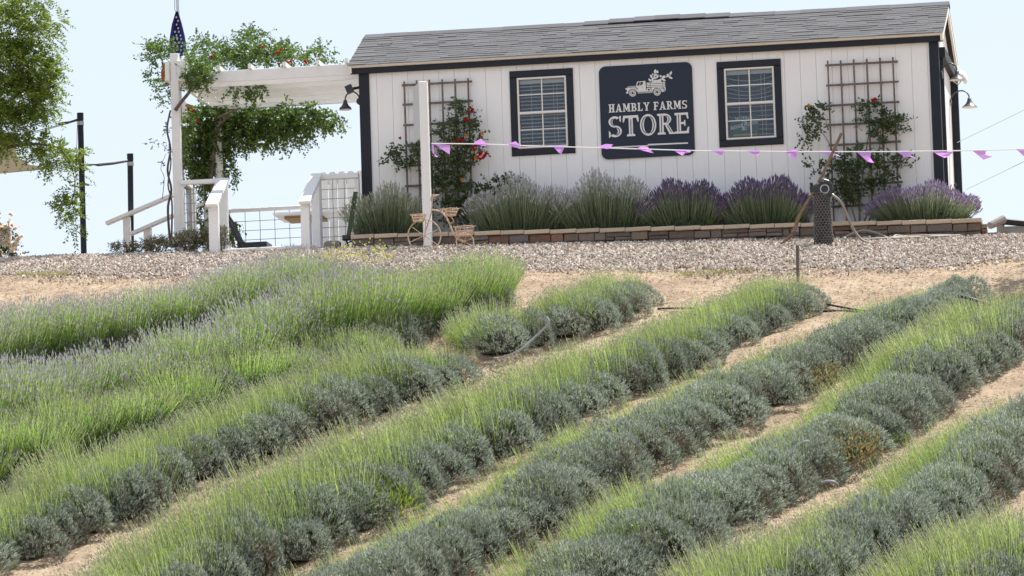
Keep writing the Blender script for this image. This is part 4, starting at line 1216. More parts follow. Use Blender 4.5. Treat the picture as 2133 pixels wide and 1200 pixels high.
# black valve body with a round port on top
hd = thing('pump_head', 'black round-ported pump head sitting on top of the wire-wrapped stump', 'pump', (c.x, d, zt))
a = L(1688, 398, d); b = L(1722, 392, d)
g = Geo(); g.tube([a, a.lerp(b, .5)+Vector((0,0,.0)), b], [.06,.078,.088], 14); part('body', g, M['black_metal'], hd, smooth=True)
q = L(1718, 394, d-.08)
g = Geo(); g.tube([q, q+Vector((.01,.1,0))], .098, 18); part('port', g, M['black_metal'], hd)
g = Geo(); n = 22
g.tube([q+Vector((.052*math.cos(2*math.pi*i/n), -.006, .052*math.sin(2*math.pi*i/n))) for i in range(n+1)], .009, 6, cap=False); part('port_ring', g, M['galv'], hd, smooth=True)
g = Geo(); g.tube([q+Vector((-.06,-.005,.08)), q+Vector((-.01,-.02,.12)), q+Vector((.05,0,.10)), q+Vector((.095,.03,.05))], .012, 6); part('band', g, M['lamp_metal'], hd)
for ax, ay in ((1690, 384), (1704, 383), (1689, 405)):
    p = L(ax, ay, d-.03); g = Geo(); g.lathe([(0,.02),(.02,.02),(.022,-.01),(0,-.02)], tuple(p), 8); part('cap', g, M['galv' if ax != 1690 else 'black_metal'], hd)
# curved wooden tool handle and scythe-like foot
hp = [(1753,277),(1742,302),(1728,332),(1714,362),(1702,385),(1692,404),(1680,424),(1668,444),(1660,462),(1656,478),(1652,485)]
P = [L(x, y, d-.03-.10*abs(i-4)/6) for i, (x, y) in enumerate(hp)]
tl = thing('long_handled_tool', 'old curved wooden tool handle leaning across the black pump head', 'tool', tuple(P[-1]))
g = Geo(); g.tube(P, [.021,.02,.019,.019,.018,.019,.021,.022,.023,.025,.027], 8); part('handle', g, M['tool_wood'], tl, smooth=True)
bp = [(1657,478),(1650,489),(1638,500),(1626,508)]
g = Geo(); PB = [L(x, y, d-.10) for x, y in bp]; g.tube(PB, [.03,.028,.022,.008], 6); part('blade', g, M['tool_wood'], tl)
g = Geo(); q = L(1657, 480, d-.12); g.tube([q+Vector((-.03,0,.02)), q+Vector((.035,-.01,-.015)), q+Vector((.03,0,.03))], .008, 5); part('wire_tie', g, M['galv'], tl)
# hose
hs = [(1733,406,-.02),(1742,412,-.05),(1752,422,-.05),(1761,440,-.02),(1769,460,0),(1779,480,.02),(1792,497,0),(1806,505,-.04),(1822,508,-.05)]
P = [L(x, y, d+o) for x, y, o in hs]
t = thing('garden_hose', 'grey brown hose looping from the pump head to a loose coil on the gravel', 'hose', tuple(G(1840, 508)))
def cr(P, n=5):
    Q = []
    for i in range(len(P)-1):
        a, b, c_, d_ = P[max(i-1,0)], P[i], P[i+1], P[min(i+2, len(P)-1)]
        for s_ in range(n):
            u_ = s_/n; Q.append(0.5*((2*b)+(c_-a)*u_+(2*a-5*b+4*c_-d_)*u_*u_+(3*b-a-3*c_+d_)*u_**3))
    return Q + [P[-1]]
g = Geo(); g.tube(cr(P), .017, 8); part('riser_hose', g, M['hose'], t, smooth=True)
def on_gravel(pts, r):
    out = []
    for p in pts:
        y = -1.12 - max(0, p[1]-492)*.022; x = L(p[0], p[1], y).x
        out.append(Vector((x, y, gz(x, y) + .018 + r + (p[2] if len(p) > 2 else 0))))
    return out
def on_ground(pts, r, h=0):
    out = []
    for p in pts:
        q = G(p[0], p[1]); q.z += r + (p[2] if len(p) > 2 else 0); out.append(q)
    return out
coils = [[(1760,508),(1762,501,.02),(1775,497,.05),(1800,495,.09),(1830,498,.05),(1850,505),(1862,508)],
         [(1820,508),(1860,504),(1900,500),(1950,497),(1990,495),(1998,497),(1960,500),(1900,505),(1860,508)],
         [(1800,510),(1850,505),(1880,500,.01),(1930,498,.01),(1980,494)], [(1860,506),(1866,498,.02),(1880,499,.01),(1900,503),(1940,503)]]
for cpts in coils:
    g = Geo(); g.tube(cr(on_gravel(cpts, .016)), .018, 7); part('coil', g, M['hose'], t, smooth=True)
q = L(1731, 404, d-.02); g = Geo(); g.tube([q+Vector((-.05,0,.02)), q, q+Vector((.03,-.02,-.03))], [.012,.022,.02], 8); part('coupling', g, M['galv'], t)
# stake
b_ = G(1661, 588); a_ = L(1661, 511, b_.y)
g = Geo(); g.tube([b_ - Vector((0,0,.2)), a_], [.018,.021], 8); single('stake', g, M['stake'], 'thin grey metal stake standing behind the last bush of its row', 'stake', tuple(b_))
# irrigation pipes at the field edge
def pipe(pts, r, m, label, cat='irrigation pipe', nm='irrigation_pipe', grp=None):
    P = on_ground(pts, r)
    g = Geo(); g.tube(cr(P), r, 7); return single(nm, g, M[m], label, cat, tuple(P[0]), smooth=True, group=grp)
pipe([(1370,645),(1440,648,.02),(1500,650),(1600,651),(1720,650),(1800,652),(1900,655),(1980,653)], .012, 'pipe_black', 'black irrigation pipe along the ground behind the row ends')
pipe([(1722,641,.03),(1760,645,.01),(1810,650),(1900,652)], .012, 'pipe_black', 'thin black pipe meeting the long irrigation pipe right of the stake')
pipe([(1900,650),(1990,655),(2060,653),(2140,652),(2250,650)], .012, 'pipe_black', 'black irrigation pipe running out at the right edge of the field')
pipe([(1984,664,.22),(1986,664,.25),(2020,668,.24),(2060,666,.16),(2095,662,.06),(2133,656,.0),(2200,652,0)], .017, 'pipe_black', 'thick black pipe rising in an arc over the last bush at the right')
# loops of drip hose rising out of the rows
for pts, lab in (([(1030,767,.10),(1050,772,.14),(1085,772,.22),(1115,765,.32),(1138,762,.42),(1147,762,.48),(1141,762,.54)], 'grey drip hose rising beside the isolated grey bushes'),
                 ([(1140,1010,.25),(1147,1015,.33),(1160,1018,.37),(1170,1018,.36),(1176,1016,.30)], 'grey drip hose loop on the fourth row, centre bottom'),
                 ([(1716,1110,.50),(1728,1118,.55),(1742,1120,.55),(1750,1116,.50)], 'pale drip hose hump in the row at lower right'),
                 ([(2062,1005,.30),(2070,1000,.42)], 'short pale hose end standing in the lower right row'),
                 ([(1660,1010,.38),(1675,1008,.42),(1690,1008,.43)], 'short pale hose end in the middle right row')):
    pipe(pts, .013, 'hose_grey', lab, 'drip hose', 'drip_hose')

# ================================================================== POLES, SAIL, FLAG, CABLES, LOG RAIL
def pole(xb, yb, xt, yt, d, r, label):
    b = L(xb, yb, d); t = L(xt, yt, d); gg = gz(b.x, d)
    o = thing('sail_pole', label, 'pole', (b.x, d, gg))
    g = Geo(); bb = Vector((b.x, d, gg-.2)); g.tube([bb, t], r, 14); part('shaft', g, M['pipe_black'], o, smooth=True)
    g = Geo(); g.tube([t-Vector((0,0,.09)), t+Vector((0,0,.004))], r*1.12, 14); part('cap', g, M['pipe_black'], o)
    g = Geo(); g.tube([t-Vector((0,0,.16)), t-Vector((0,0,.11))], r*1.2, 14); part('clamp', g, M['galv'], o)
    return o
pole(175, 536, 167, 236, .6, .039, 'taller black pole carrying the shade sail at the left')
pole(272, 500, 271, 321, 1.4, .038, 'shorter black pole behind the sloping white handrail')
t = thing('shade_sail', 'beige shade sail stretched behind the tree at the left edge', 'shade sail', tuple(L(0, 320, .6)))
def sheet(pts, dd, m, name, parent, label=None):
    g = Geo(); fr = [L(x, y, dd + o) for x, y, o in pts]; bk_ = [p + Vector((0, .004, 0)) for p in fr]; n = len(fr)
    tri = tessellate_polygon([[Vector((p.x, p.z, 0)) for p in fr]])
    g.poly(fr+bk_, [tuple(q) for q in tri] + [tuple(n+j for j in q[::-1]) for q in tri] + [(i, (i+1) % n, n+(i+1) % n, n+i) for i in range(n)])
    return part(name, g, M[m], parent)
sheet([(-260,300,1.5),(-100,285,.8),(0,275,.3),(45,279,0),(30,300,.2),(35,325,.3),(60,343,.3),(112,351,.2),(60,356,.4),(0,362,.7),(-260,385,1.6)], .8, 'sail', 'fabric', t)
def strap(pts, r, m, label):
    P = [L(x, y, dd) for x, y, dd in pts]
    g = Geo(); g.tube(P, r if hasattr(r, '__len__') else [r]*len(P), 6); return single('tension_strap', g, M[m], label, 'strap', tuple(P[0]))
strap([(46,280,.8),(80,272,.75),(118,262,.7),(124,258,.68),(140,256,.65),(146,254,.64),(161,250,.6)], [.006,.006,.006,.02,.02,.012,.018], 'strap', 'black ratchet strap from the sail corner to the taller black pole')
strap([(0,300,.8),(60,281,.72),(160,252,.62)], .005, 'cable', 'thin cable below the ratchet strap at the taller pole')
strap([(112,351,1.0),(175,345,1.1),(183,344,1.1),(196,343,1.1),(204,344,1.1),(236,341,1.2),(266,336,1.3)], [.005,.005,.016,.01,.018,.016,.012], 'strap', 'strap and hook between the two black poles')
strap([(204,341,1.12),(236,338,1.2),(266,333,1.3)], .006, 'string', 'pale webbing above the strap on the shorter pole')
strap([(161,262,.62),(159,330,.62),(156,420,.62),(160,500,.62)], .004, 'cable', 'thin rope hanging down beside the taller pole')
# flag pole and flag
dF = 2.9
b = L(384, 470, dF); tp = L(369, -30, dF)
t = thing('flagpole', 'slim silver flagpole behind the pergola', 'flagpole', (b.x, dF, gz(b.x, dF)))
g = Geo(); g.tube([Vector((b.x, dF, gz(b.x, dF)-.1)), tp], [.03,.022], 10); part('shaft', g, M['pole_silver'], t, smooth=True)
g = Geo(); g.tube([L(364,-30,dF-.03), L(364,20,dF-.03), L(368,28,dF-.03)], .004, 5); part('halyard', g, M['strap'], t)
fl = thing('flag', 'folded flag with white stars on dark blue hanging on the flagpole', 'flag', tuple(L(368, 25, dF-.05)))
g = Geo()
rows_ = [(366,371,24),(358,379,50),(354,385,75),(351,388,100),(349,392,118)]
V = []; F = []
seg = 10
def fy(u_, k): return dF - .06 - .035*math.sin(u_*9+k*.3)
for k, (xa, xb, y) in enumerate(rows_):
    for i in range(seg+1):
        u_ = i/seg; V.append(tuple(L(xa+(xb-xa)*u_, y + (4 if k == 4 else 0)*math.sin(u_*5), fy(u_, k))))
for k in range(len(rows_)-1):
    for i in range(seg):
        o = k*(seg+1)+i; F.append((o, o+1, o+seg+2, o+seg+1))
V2 = [(a_, b__+.003, c_) for a_, b__, c_ in V]; n = len(V)
g.quads(V+V2, F + [tuple(n+j for j in f[::-1]) for f in F]); part('canton', g, M['flag_blue'], fl, smooth=True)
for k in range(12):
    y = 36 + k*7.6; hwid = 3 + k*1.55; cxp = 368.5 + k*.25
    m_ = max(1, int(hwid*2/8.2))
    for j in range(m_):
        xx = cxp + (j-(m_-1)/2)*8 + (2 if k % 2 else -1)
        c_ = L(xx, y, dF-.104); P = []
        for q in range(10):
            rr = .020 if q % 2 == 0 else .008; a = math.pi/2 + q*math.pi/5; P.append((c_.x+rr*.8*math.cos(a), c_.z+rr*math.sin(a)))
        g = Geo(); g.prism(P, dF-.106, dF-.102); part('star', g, M['flag_white'], fl)
for pts, m_ in (([(338,132,0),(346,128,0),(350,176,0),(340,180,0),(335,160,0)], 'flag_white'), ([(335,150,-.02),(343,132,-.02),(343,165,-.02),(337,168,-.02)], 'flag_red'),
                ([(374,212,0),(386,210,0),(400,255,0),(388,262,0),(376,250,0)], 'flag_white'), ([(388,215,-.01),(408,222,-.01),(402,252,-.01),(392,240,-.01)], 'flag_red'), ([(370,215,-.01),(377,213,-.01),(379,248,-.01),(372,240,-.01)], 'flag_red'),
                ([(384,118,0),(394,132,0),(392,150,0),(380,140,0)], 'flag_white')):
    sheet(pts, dF-.05, m_, 'stripe', fl)
# guy wires on the right
for a, b, lab in (((1994,297),(2300,148),'upper thin guy wire slanting up to the right of the store'), ((2012,395),(2300,256),'lower thin guy wire slanting up to the right of the store')):
    P = [L(*a, 1.5), L(*b, 4.0)]; g = Geo(); g.tube(P, .0045, 5); single('guy_wire', g, M['cable'], lab, 'wire', tuple(P[0]))
# log rail far right
q = L(2080, 465, 3.2)
t = thing('log_rail', 'grey log rail fence at the far right behind the wall end', 'fence', (q.x, 3.2, q.z-.4))
g = Geo(); g.tube([L(2062,470,2.9), L(2090,457,3.1)], [.05,.058], 10); part('log', g, M['rock'], t)
g = Geo(); g.tube([L(2086,461,3.2), L(2140,466,3.2), L(2260,470,3.2)], [.045,.042,.04], 10); part('log', g, M['pipe_black'], t)
g = Geo(); a = L(2084,465,3.25); g.tube([a, Vector((a.x, 3.25, a.z-.6))], [.055,.06], 10); part('post', g, M['rock'], t)
g = Geo(); a = L(2092,472,3.3); b = L(2260,500,3.3); g.box((a.x, 3.3, b.z-.4), (b.x, 3.34, a.z)); part('board', g, M['cable'], t)

# ================================================================== PLANTS
def unit(v): return v / (np.linalg.norm(v, axis=-1, keepdims=True) + 1e-9)
NOI = [(rng.normal(0, 1, 3)*k, rng.uniform(0, 6)) for k in (5, 8, 12, 18)]
def lump(D, seed):
    v = np.zeros(len(D))
    for i, (w, p) in enumerate(NOI): v += np.sin(D @ np.roll(w, seed) + p + seed*1.7) / (i + 1.5)
    return v / 1.5

def dome_mesh(seed, n_tuft=1700, per=6, rx=.58, ry=.38, h=.54):
    """silvery lavender foliage: tufts of narrow leaves on a lumpy dome round a dark twiggy core"""
    r = np.random.default_rng(seed)
    D = unit(r.normal(0, 1, (n_tuft, 3))); D[:, 2] = np.abs(D[:, 2])*1.02 - .12; D = unit(D)
    rad = (1 + .22*lump(D, seed)) * (1 - np.abs(r.normal(0, .07, n_tuft)))
    S = np.array([rx, ry, h])
    P0 = D * S * rad[:, None]
    N = unit(D / S)
    axis = unit(N*.8 + np.array([0, 0, .6]) + r.normal(0, .16, (n_tuft, 3)))
    P = np.repeat(P0, per, 0); A = np.repeat(axis, per, 0)
    m = len(P)
    A = unit(A + r.normal(0, .30, (m, 3)))
    P = P + np.repeat(axis, per, 0)*r.uniform(-.03, .015, m)[:, None] + r.normal(0, .006, (m, 3))
    W = r.normal(0, 1, (m, 3))
    g = Geo(); g.leaves(P, A, W, r.uniform(.030, .058, m), r.uniform(.0065, .0105, m), 0)
    # woody twigs showing low down on the flanks
    k = 160; a = r.uniform(0, 2*np.pi, k)
    Pb = np.stack([np.cos(a)*rx*.25, np.sin(a)*ry*.25, r.uniform(-.02, .05, k)], -1)
    Dd = np.stack([np.cos(a)*rx, np.sin(a)*ry, r.uniform(.05, .35, k)], -1)
    g.leaves(Pb, Dd, r.normal(0, 1, (k, 3)), r.uniform(.25, .42, k), .007, 2)
    # core
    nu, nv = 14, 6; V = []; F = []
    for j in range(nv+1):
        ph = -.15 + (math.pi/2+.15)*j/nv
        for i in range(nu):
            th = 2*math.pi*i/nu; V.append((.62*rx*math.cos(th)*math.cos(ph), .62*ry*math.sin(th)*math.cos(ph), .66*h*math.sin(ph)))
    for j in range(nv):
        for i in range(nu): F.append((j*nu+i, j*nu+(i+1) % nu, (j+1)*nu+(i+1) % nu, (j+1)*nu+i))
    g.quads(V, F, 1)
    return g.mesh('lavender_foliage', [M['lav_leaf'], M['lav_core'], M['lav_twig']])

def stems(g, P, D, ln, w, head, hw, r, bend=.12, ms=0, mh=1, hstart=1.0):
    """curved thin stems (two segments) with a spindle head at the tip"""
    n = len(P); D = unit(D); ln = np.broadcast_to(ln, (n,)).reshape(-1, 1)
    side = unit(r.normal(0, 1, (n, 3))*[1, 1, .1])
    mid = P + D*ln*.5; D2 = unit(D + np.array([0, 0, bend]) + r.normal(0, .05, (n, 3))); tip = mid + D2*ln*.5
    W = side*w/2
    V = np.stack([P-W, P+W, mid+W, mid-W, tip+W*.7, tip-W*.7], 1).reshape(-1, 3)
    b = np.arange(n)[:, None]*6
    F = np.concatenate([b+[0,1,2,3], b+[3,2,4,5]]); t = np.tile([0,0,.45,.45,1,1], n)
    g.quads(V, F, ms, t)
    g.leaves(tip - D2*head*.2, D2 + r.normal(0, .05, (n, 3)), side, head, hw, mh, t=np.ones(n))
    s2 = np.cross(D2, side)
    g.leaves(tip - D2*head*.2, D2 + r.normal(0, .05, (n, 3)), s2, head, hw, mh, t=np.ones(n))

def fan_mesh(seed, n, rx, ry, h, ln, lean, one_sided, mats, head=.035, hw=.010, w=.0042, spread=1.0, low=0.0, mix=0.0):
    """flower stems springing from a dome; one_sided pushes them to the -x (uphill) side"""
    r = np.random.default_rng(seed)
    D = unit(r.normal(0, 1, (n*3, 3))); D[:, 2] = np.abs(D[:, 2]) + low
    if one_sided: D = D[D[:, 0] < r.uniform(-.75, .8, len(D))]
    D = unit(D[:n]); n = len(D)
    S = np.array([rx, ry, h])*.82
    P = D*S
    if one_sided: P = P + np.array([-.10, 0, 0]) + r.uniform(-1, 0, (n, 1))*np.array([.30, 0, 0])*(D[:, :1] < .1); P[:, 2] *= r.uniform(.5, 1, n)
    A = unit(D*np.array([lean, lean, 0]) + np.array([0, 0, 1.0]) + r.normal(0, .10, (n, 3)) + (np.array([-.25, 0, 0]) if one_sided else 0))
    g = Geo(); k = int(n*mix); lns = r.uniform(ln[0], ln[1], n); hd_ = head*r.uniform(.7, 1.3, (n, 1))
    stems(g, P[k:], A[k:], lns[k:], w, hd_[k:], hw, r)
    if k: stems(g, P[:k], A[:k], lns[:k]*.92, w, hd_[:k]*.7, hw*.8, r, mh=2)
    return g.mesh('flower_stems', mats, attr=True)

DOMES = [dome_mesh(s) for s in range(1, 7)]
STEM_L = [fan_mesh(20+s, 1700, .68, .42, .52, (.24, .50), .55, True, [M['stem_green'], M['bud']]) for s in range(4)]
STEM_S = [fan_mesh(30+s, 700, .68, .40, .52, (.13, .30), .50, True, [M['stem_green'], M['bud']], head=.022, hw=.008) for s in range(4)]
STEM_F = [fan_mesh(40+s, 1500, .5, .42, .30, (.36, .66), .62, False, [M['stem_fresh'], M['bud']], head=.045, hw=.010) for s in range(4)]
STEM_P = [fan_mesh(50+s, 1500, .5, .42, .30, (.36, .68), .62, False, [M['stem_fresh'], M['bud_purple'], M['bud']], head=.052, hw=.0125, mix=.28) for s in range(4)]

def dead_mesh(seed):
    r = np.random.default_rng(seed); n = 260
    c = unit(np.array([1.0, r.uniform(-.6, .6), r.uniform(.15, .6)]))*np.array([.54, .36, .50])*.98
    P = c + r.normal(0, 1, (n, 3))*[.05, .11, .09]
    g = Geo(); g.leaves(P, r.normal(0, .5, (n, 3)) + [.5, 0, .7], r.normal(0, 1, (n, 3)), r.uniform(.03, .07, n), .008)
    return g.mesh('dead_sprigs', M['dead_leaf'])
DEAD = [dead_mesh(s) for s in range(70, 75)]
FR3 = FRAME
def field_row(pts, name_label, group, kind, spacing=.46, jitter=.03, ends=None, mixf=None):
    """pts: photo points of the row's centre line on the ground with a size factor"""
    W = []
    for (x, y, s) in pts:
        p = G(x, y); W.append((p.x, p.y, s))
    # walk along it
    segs = []; 
    for a, b in zip(W[:-1], W[1:]):
        segs.append((a, b, math.hypot(b[0]-a[0], b[1]-a[1])))
    total = sum(s[2] for s in segs); d = 0; k = 0; out = []
    while d < total:
        acc = 0
        for a, b, l in segs:
            if d <= acc + l: u_ = (d-acc)/l; break
            acc += l
        x = a[0]+(b[0]-a[0])*u_; y = a[1]+(b[1]-a[1])*u_; s = a[2]+(b[2]-a[2])*u_
        ang = math.atan2(b[1]-a[1], b[0]-a[0])
        out.append((x, y, s, ang, d/total)); d += spacing*s*random.uniform(.88, 1.12); k += 1
    return out

PX = lambda x, y, z: pix((x, y, z))
ORD = ['first','second','third','fourth','fifth','sixth','seventh','eighth','ninth','tenth','eleventh','twelfth','thirteenth','fourteenth','fifteenth','sixteenth','seventeenth','eighteenth','nineteenth','twentieth','twenty-first','twenty-second','twenty-third','twenty-fourth','twenty-fifth','twenty-sixth','twenty-seventh','twenty-eighth','twenty-ninth','thirtieth','thirty-first','thirty-second','thirty-third','thirty-fourth','thirty-fifth','thirty-sixth','thirty-seventh','thirty-eighth','thirty-ninth','fortieth','forty-first','forty-second','forty-third','forty-fourth','forty-fifth','forty-sixth','forty-seventh','forty-eighth','forty-ninth','fiftieth']
def plant_row(pts, desc, rowname, stemset, spacing=.46, hz_=1.0, stem_scale=1.0, stem_prob=1.0, dome=True, group=None, rowend='upper right end', stemfun=None):
    spots = field_row(pts, '', '', '', spacing)[::-1]      # count from the upper right end, which the photo shows
    vis = []
    for s_ in spots:
        q = PX(s_[0], s_[1], gz(s_[0], s_[1]) + .2)
        if -90 < q[0] < 2220 and q[1] < 1290: vis.append(s_)
    for k, (x, y, s, ang, u_) in enumerate(vis):
        off = random.uniform(0.10, .26)*s; x += -math.sin(ang)*off + random.uniform(-.03, .03); y += math.cos(ang)*off + random.uniform(-.03, .03)
        z = gz(x, y) - .03
        st_set, ss, pr = (stemset, stem_scale, stem_prob) if stemfun is None else stemfun(PX(x, y, z), u_)
        lab = f'{desc} bush {ORD[k]} from upper end of {rowname}'
        me = random.choice(DOMES)
        o = bpy.data.objects.new('lavender_bush', me); SC.collection.objects.link(o)
        o['label'] = lab; o['category'] = 'lavender bush'; o['group'] = group or f'lavender bushes of {rowname}'
        sc_ = Vector((s*random.uniform(.88, 1.12), s*random.uniform(.85, 1.2), s*hz_*random.uniform(.82, 1.18)))
        # local +x points to the lower right side of the row
        o.matrix_world = FRAME @ (Matrix.Translation((x, y, z)) @ Matrix.Rotation(ang - math.pi/2 + random.uniform(-.35, .35), 4, 'Z') @ Matrix.Diagonal((sc_.x, sc_.y*(1 if random.random() < .5 else -1), sc_.z, 1)))
        if st_set and random.random() < pr:
            c = bpy.data.objects.new('flower_stems', random.choice(st_set)); SC.collection.objects.link(c)
            c.parent = o; c['kind'] = 'stuff'; c.scale = (1, 1, ss*random.uniform(.9, 1.1)/1.0)
        if random.random() < .3:
            c = bpy.data.objects.new('dead_sprigs', random.choice(DEAD)); SC.collection.objects.link(c)
            c.parent = o; c['kind'] = 'stuff'
    return len(vis)
cntb = 0
# A: top left, flowering, B: second
cntb += plant_row([(-110,822,.95),(0,785,.93),(200,742,.9),(400,700,.86),(600,655,.82),(735,630,.72)], 'tall pale violet flowered', 'the uppermost left row', STEM_P, .38, .9)
def fB(q, u_):
    return (STEM_P, 1.0, 1.0) if q[0] < 760 + 300*random.random() - 150 else (STEM_F, 1.05, 1.0)
cntb += plant_row([(-110,990,1.06),(0,955,1.05),(150,905,1.04),(350,842,1.0),(500,795,.97),(700,740,.93),(900,680,.87),(1045,628,.78)], 'tall green stemmed', 'the second left row', None, .38, .95, stemfun=fB)
cntb += plant_row([(-120,1060,1.0),(0,1015,1.0),(150,960,1.0),(350,893,1.0),(500,845,.95),(700,785,.85),(880,715,.75)], 'lower green stemmed', 'the strip below the second row', None, .42, .8, stemfun=lambda q, u_: (STEM_F, .9, 1.0) if random.random() < .8 else (STEM_L, 1.0, 1.0))
# C with the gap, C2
cntb += plant_row([(-120,1225,1.0),(60,1150,1.0),(200,1090,.98),(400,1005,.95),(620,915,.9),(800,850,.85),(950,790,.75)], 'grey-green', 'the third left row', STEM_L, .46, .95)
cntb += plant_row([(1050,735,.78),(1130,712,.72),(1220,690,.66),(1300,662,.66),(1338,635,.66)], 'grey stemmed', 'the short row nearest the store', STEM_L, .56, 1.0)
cntb += plant_row([(20,1440,1.05),(200,1362,1.05),(400,1268,1.05),(650,1140,1.05),(1000,958,.98),(1240,845,.85),(1400,778,.72),(1500,722,.62),(1640,662,.56),(1683,632,.62)], 'grey stemmed', 'the row ending at the stake', STEM_L, .50, 1.0)
def fE(q, u_): return (STEM_S, 1.0, 1.0) if q[0] < 1900 else (STEM_S, .8, 1.0)
cntb += plant_row([(500,1430,1.05),(700,1330,1.05),(950,1190,1.05),(1130,1085,1.05),(1300,990,1.0),(1500,888,.92),(1660,808,.84),(1870,708,.7),(1960,668,.68),(2026,634,.70)], 'low silvery', 'the arched pipe row', None, .40, .92, stemfun=fE)
def fF(q, u_): return (STEM_L, .9, 1.0) if 1960 < q[0] < 2090 else (STEM_S, 1.0, 1.0)
cntb += plant_row([(930,1440,1.03),(1180,1290,1.03),(1350,1185,1.03),(1430,1132,1.02),(1640,1020,.98),(1750,958,.95),(1930,845,.92),(2040,770,.85),(2133,715,.8),(2210,680,.8)], 'broad silvery grey', 'the row just below the arched pipe', None, .38, .92, stemfun=fF)
def fG(q, u_): return (STEM_L, 1.0, 1.0) if q[0] < 1720 else (STEM_S, 1.0, 1.0)
cntb += plant_row([(1350,1425,1.03),(1560,1325,1.03),(1740,1232,1.05),(1850,1165,1.05),(1990,1073,1.0),(2110,980,.96),(2230,895,.95)], 'broad silvery grey', 'the second row from bottom right', None, .38, .95, stemfun=fG)
cntb += plant_row([(1850,1440,1.05),(2010,1345,1.05),(2110,1262,1.05),(2220,1170,1.05)], 'green stemmed', 'the bottom right corner row', STEM_L, .4, .95)
print('bushes', cntb)

# ------------------------------------------------------------------ bed plants in front of the store
def bed_bush(cx, w_px, ytop, mats, n, label, head=.055, hw=.012, lean=1.0, seed=0):
    zb2 = ctop(L(cx, 470, -.5).x) - .06
    c = L(cx, 470, -.5); zt = L(cx, ytop, -.5).z
    r = np.random.default_rng(100+seed)
    half = w_px/164/2; H = zt - zb2
    D = unit(r.normal(0, 1, (n, 3))*[1, .55, 1]); D[:, 2] = np.abs(D[:, 2])
    P = D*np.array([half*.45, .22, .12]) + np.array([c.x, -.5, zb2])
    # aim for the surface of an ellipsoid
    uu = r.uniform(-1, 1, n); vv = r.uniform(-1, 1, n)
    T = np.stack([uu*half*1.08, vv*.42, H*(1.03-.42*uu**2-.12*vv**2)*r.uniform(.45, 1.0, n)**.6*(1+.08*np.sin(uu*7+seed))], -1)
    P = np.stack([uu*half*r.uniform(.45, .85, n), vv*.25, r.uniform(0, .10, n)], -1) + np.array([c.x, -.5, zb2])
    T = T + np.array([c.x, -.5, zb2]); A = T - P; ln = np.linalg.norm(A, axis=1)
    g = Geo(); stems(g, P, A, ln, .0048, head*r.uniform(.6, 1.3, (n, 1)), hw, r, bend=.10)
    o = thing('lavender_plant', label, 'lavender plant', (c.x, -.5, zb2), 'lavender plants in the stone flower bed')
    part('flower_stems', g, mats, o, stuff=True, attr=True)
    k = int(n*3); D2 = unit(r.normal(0, 1, (k, 3))); D2[:, 2] = np.abs(D2[:, 2])
    P2 = D2*np.array([half*.95, .36, H*.62])*r.uniform(.5, 1, (k, 1)) + np.array([c.x, -.5, zb2])
    g = Geo(); g.leaves(P2, unit(D2 + [0, 0, 1.2]), r.normal(0, 1, (k, 3)), r.uniform(.05, .10, k), .008)
    part('foliage', g, [M['bed_leaf']], o, stuff=True)
M['bed_leaf'] = mat('bed_leaf', (0.085,0.12,0.07), 0.7, island=0.4, hue_island=(0.12,0.15,0.10), transl=0.2)
sil = [M['bed_stem'], M['bed_silver']]
bed_bush(812, 175, 392, [M['bed_stem'], M['bud']], 1300, 'green lavender at the left end of the stone bed, no violet flowers', seed=1)
bed_bush(1085, 215, 375, sil, 1500, 'pale silver headed lavender under the left window', seed=2)
bed_bush(1262, 200, 365, sil, 1500, 'pale silver headed lavender under the navy store sign', seed=3)
bed_bush(1428, 175, 380, [M['bed_stem'], M['bed_violet']], 1700, 'dark violet lavender under the gap right of the store sign', .065, .016, seed=4)
bed_bush(1598, 185, 375, [M['bed_stem'], M['bed_violet']], 1700, 'dark violet lavender under the right window beside the stump', .065, .016, seed=5)
bed_bush(1925, 215, 388, [M['bed_stem'], M['bed_lilac']], 2000, 'light lilac lavender at the right end of the stone bed', .06, .016, seed=6)

# ------------------------------------------------------------------ leafy climbers and trees
def leaf_cloud(clumps, per_twig, twig_len, leaf, wid, seed, droop=.2, pinnate=False, up=.3):
    """clumps: (px, py, rx_px, ry_px, depth, rdepth, n_twigs, dark) -> leaves growing along short twigs"""
    r = np.random.default_rng(seed); g = Geo()
    for (px, py, rx, ry, d, rd, n) in clumps:
        c = L(px, py, d); k = 1/164
        D = unit(r.normal(0, 1, (n, 3)))
        rad = r.uniform(.15, 1.0, n)**.6
        P = np.array(c) + D*rad[:, None]*np.array([rx*k, rd, ry*k])
        A = unit(D*.9 + r.normal(0, .5, (n, 3)) + np.array([0, 0, up]))
        tl = r.uniform(.5, 1.2, n)*twig_len
        for j in range(per_twig):
            u_ = (j+.6)/per_twig
            Q = P + A*(tl*u_)[:, None] + np.array([0, 0, -1])*(droop*tl*u_*u_)[:, None]
            side = unit(np.cross(A, r.normal(0, .25, (n, 3)) + np.array([0, .3, 1])))
            s_ = 1 if j % 2 == 0 else -1
            Dl = unit(side*s_*(.9 if pinnate else .8) + A*.5 + r.normal(0, .18 if pinnate else .5, (n, 3)) + np.array([0, 0, -droop*.6]))
            Wl = np.cross(Dl, A) if pinnate else r.normal(0, 1, (n, 3))
            Wl = A*1.0 + r.normal(0, .35, (n, 3)) if pinnate else Wl
            g.leaves(Q, Dl, Wl, leaf*r.uniform(.7, 1.25, n), wid*r.uniform(.8, 1.2, n), 0, fold=.15)
        # twig wood
        S_ = unit(r.normal(0, 1, (n, 3))); w = .0025
        E = P + A*tl[:, None] + np.array([0, 0, -1])*(droop*tl)[:, None]
        V = np.stack([P-S_*w, P+S_*w, E+S_*w*.5, E-S_*w*.5], 1).reshape(-1, 3)
        g.quads(V, np.arange(n*4).reshape(-1, 4), 1)
    return g
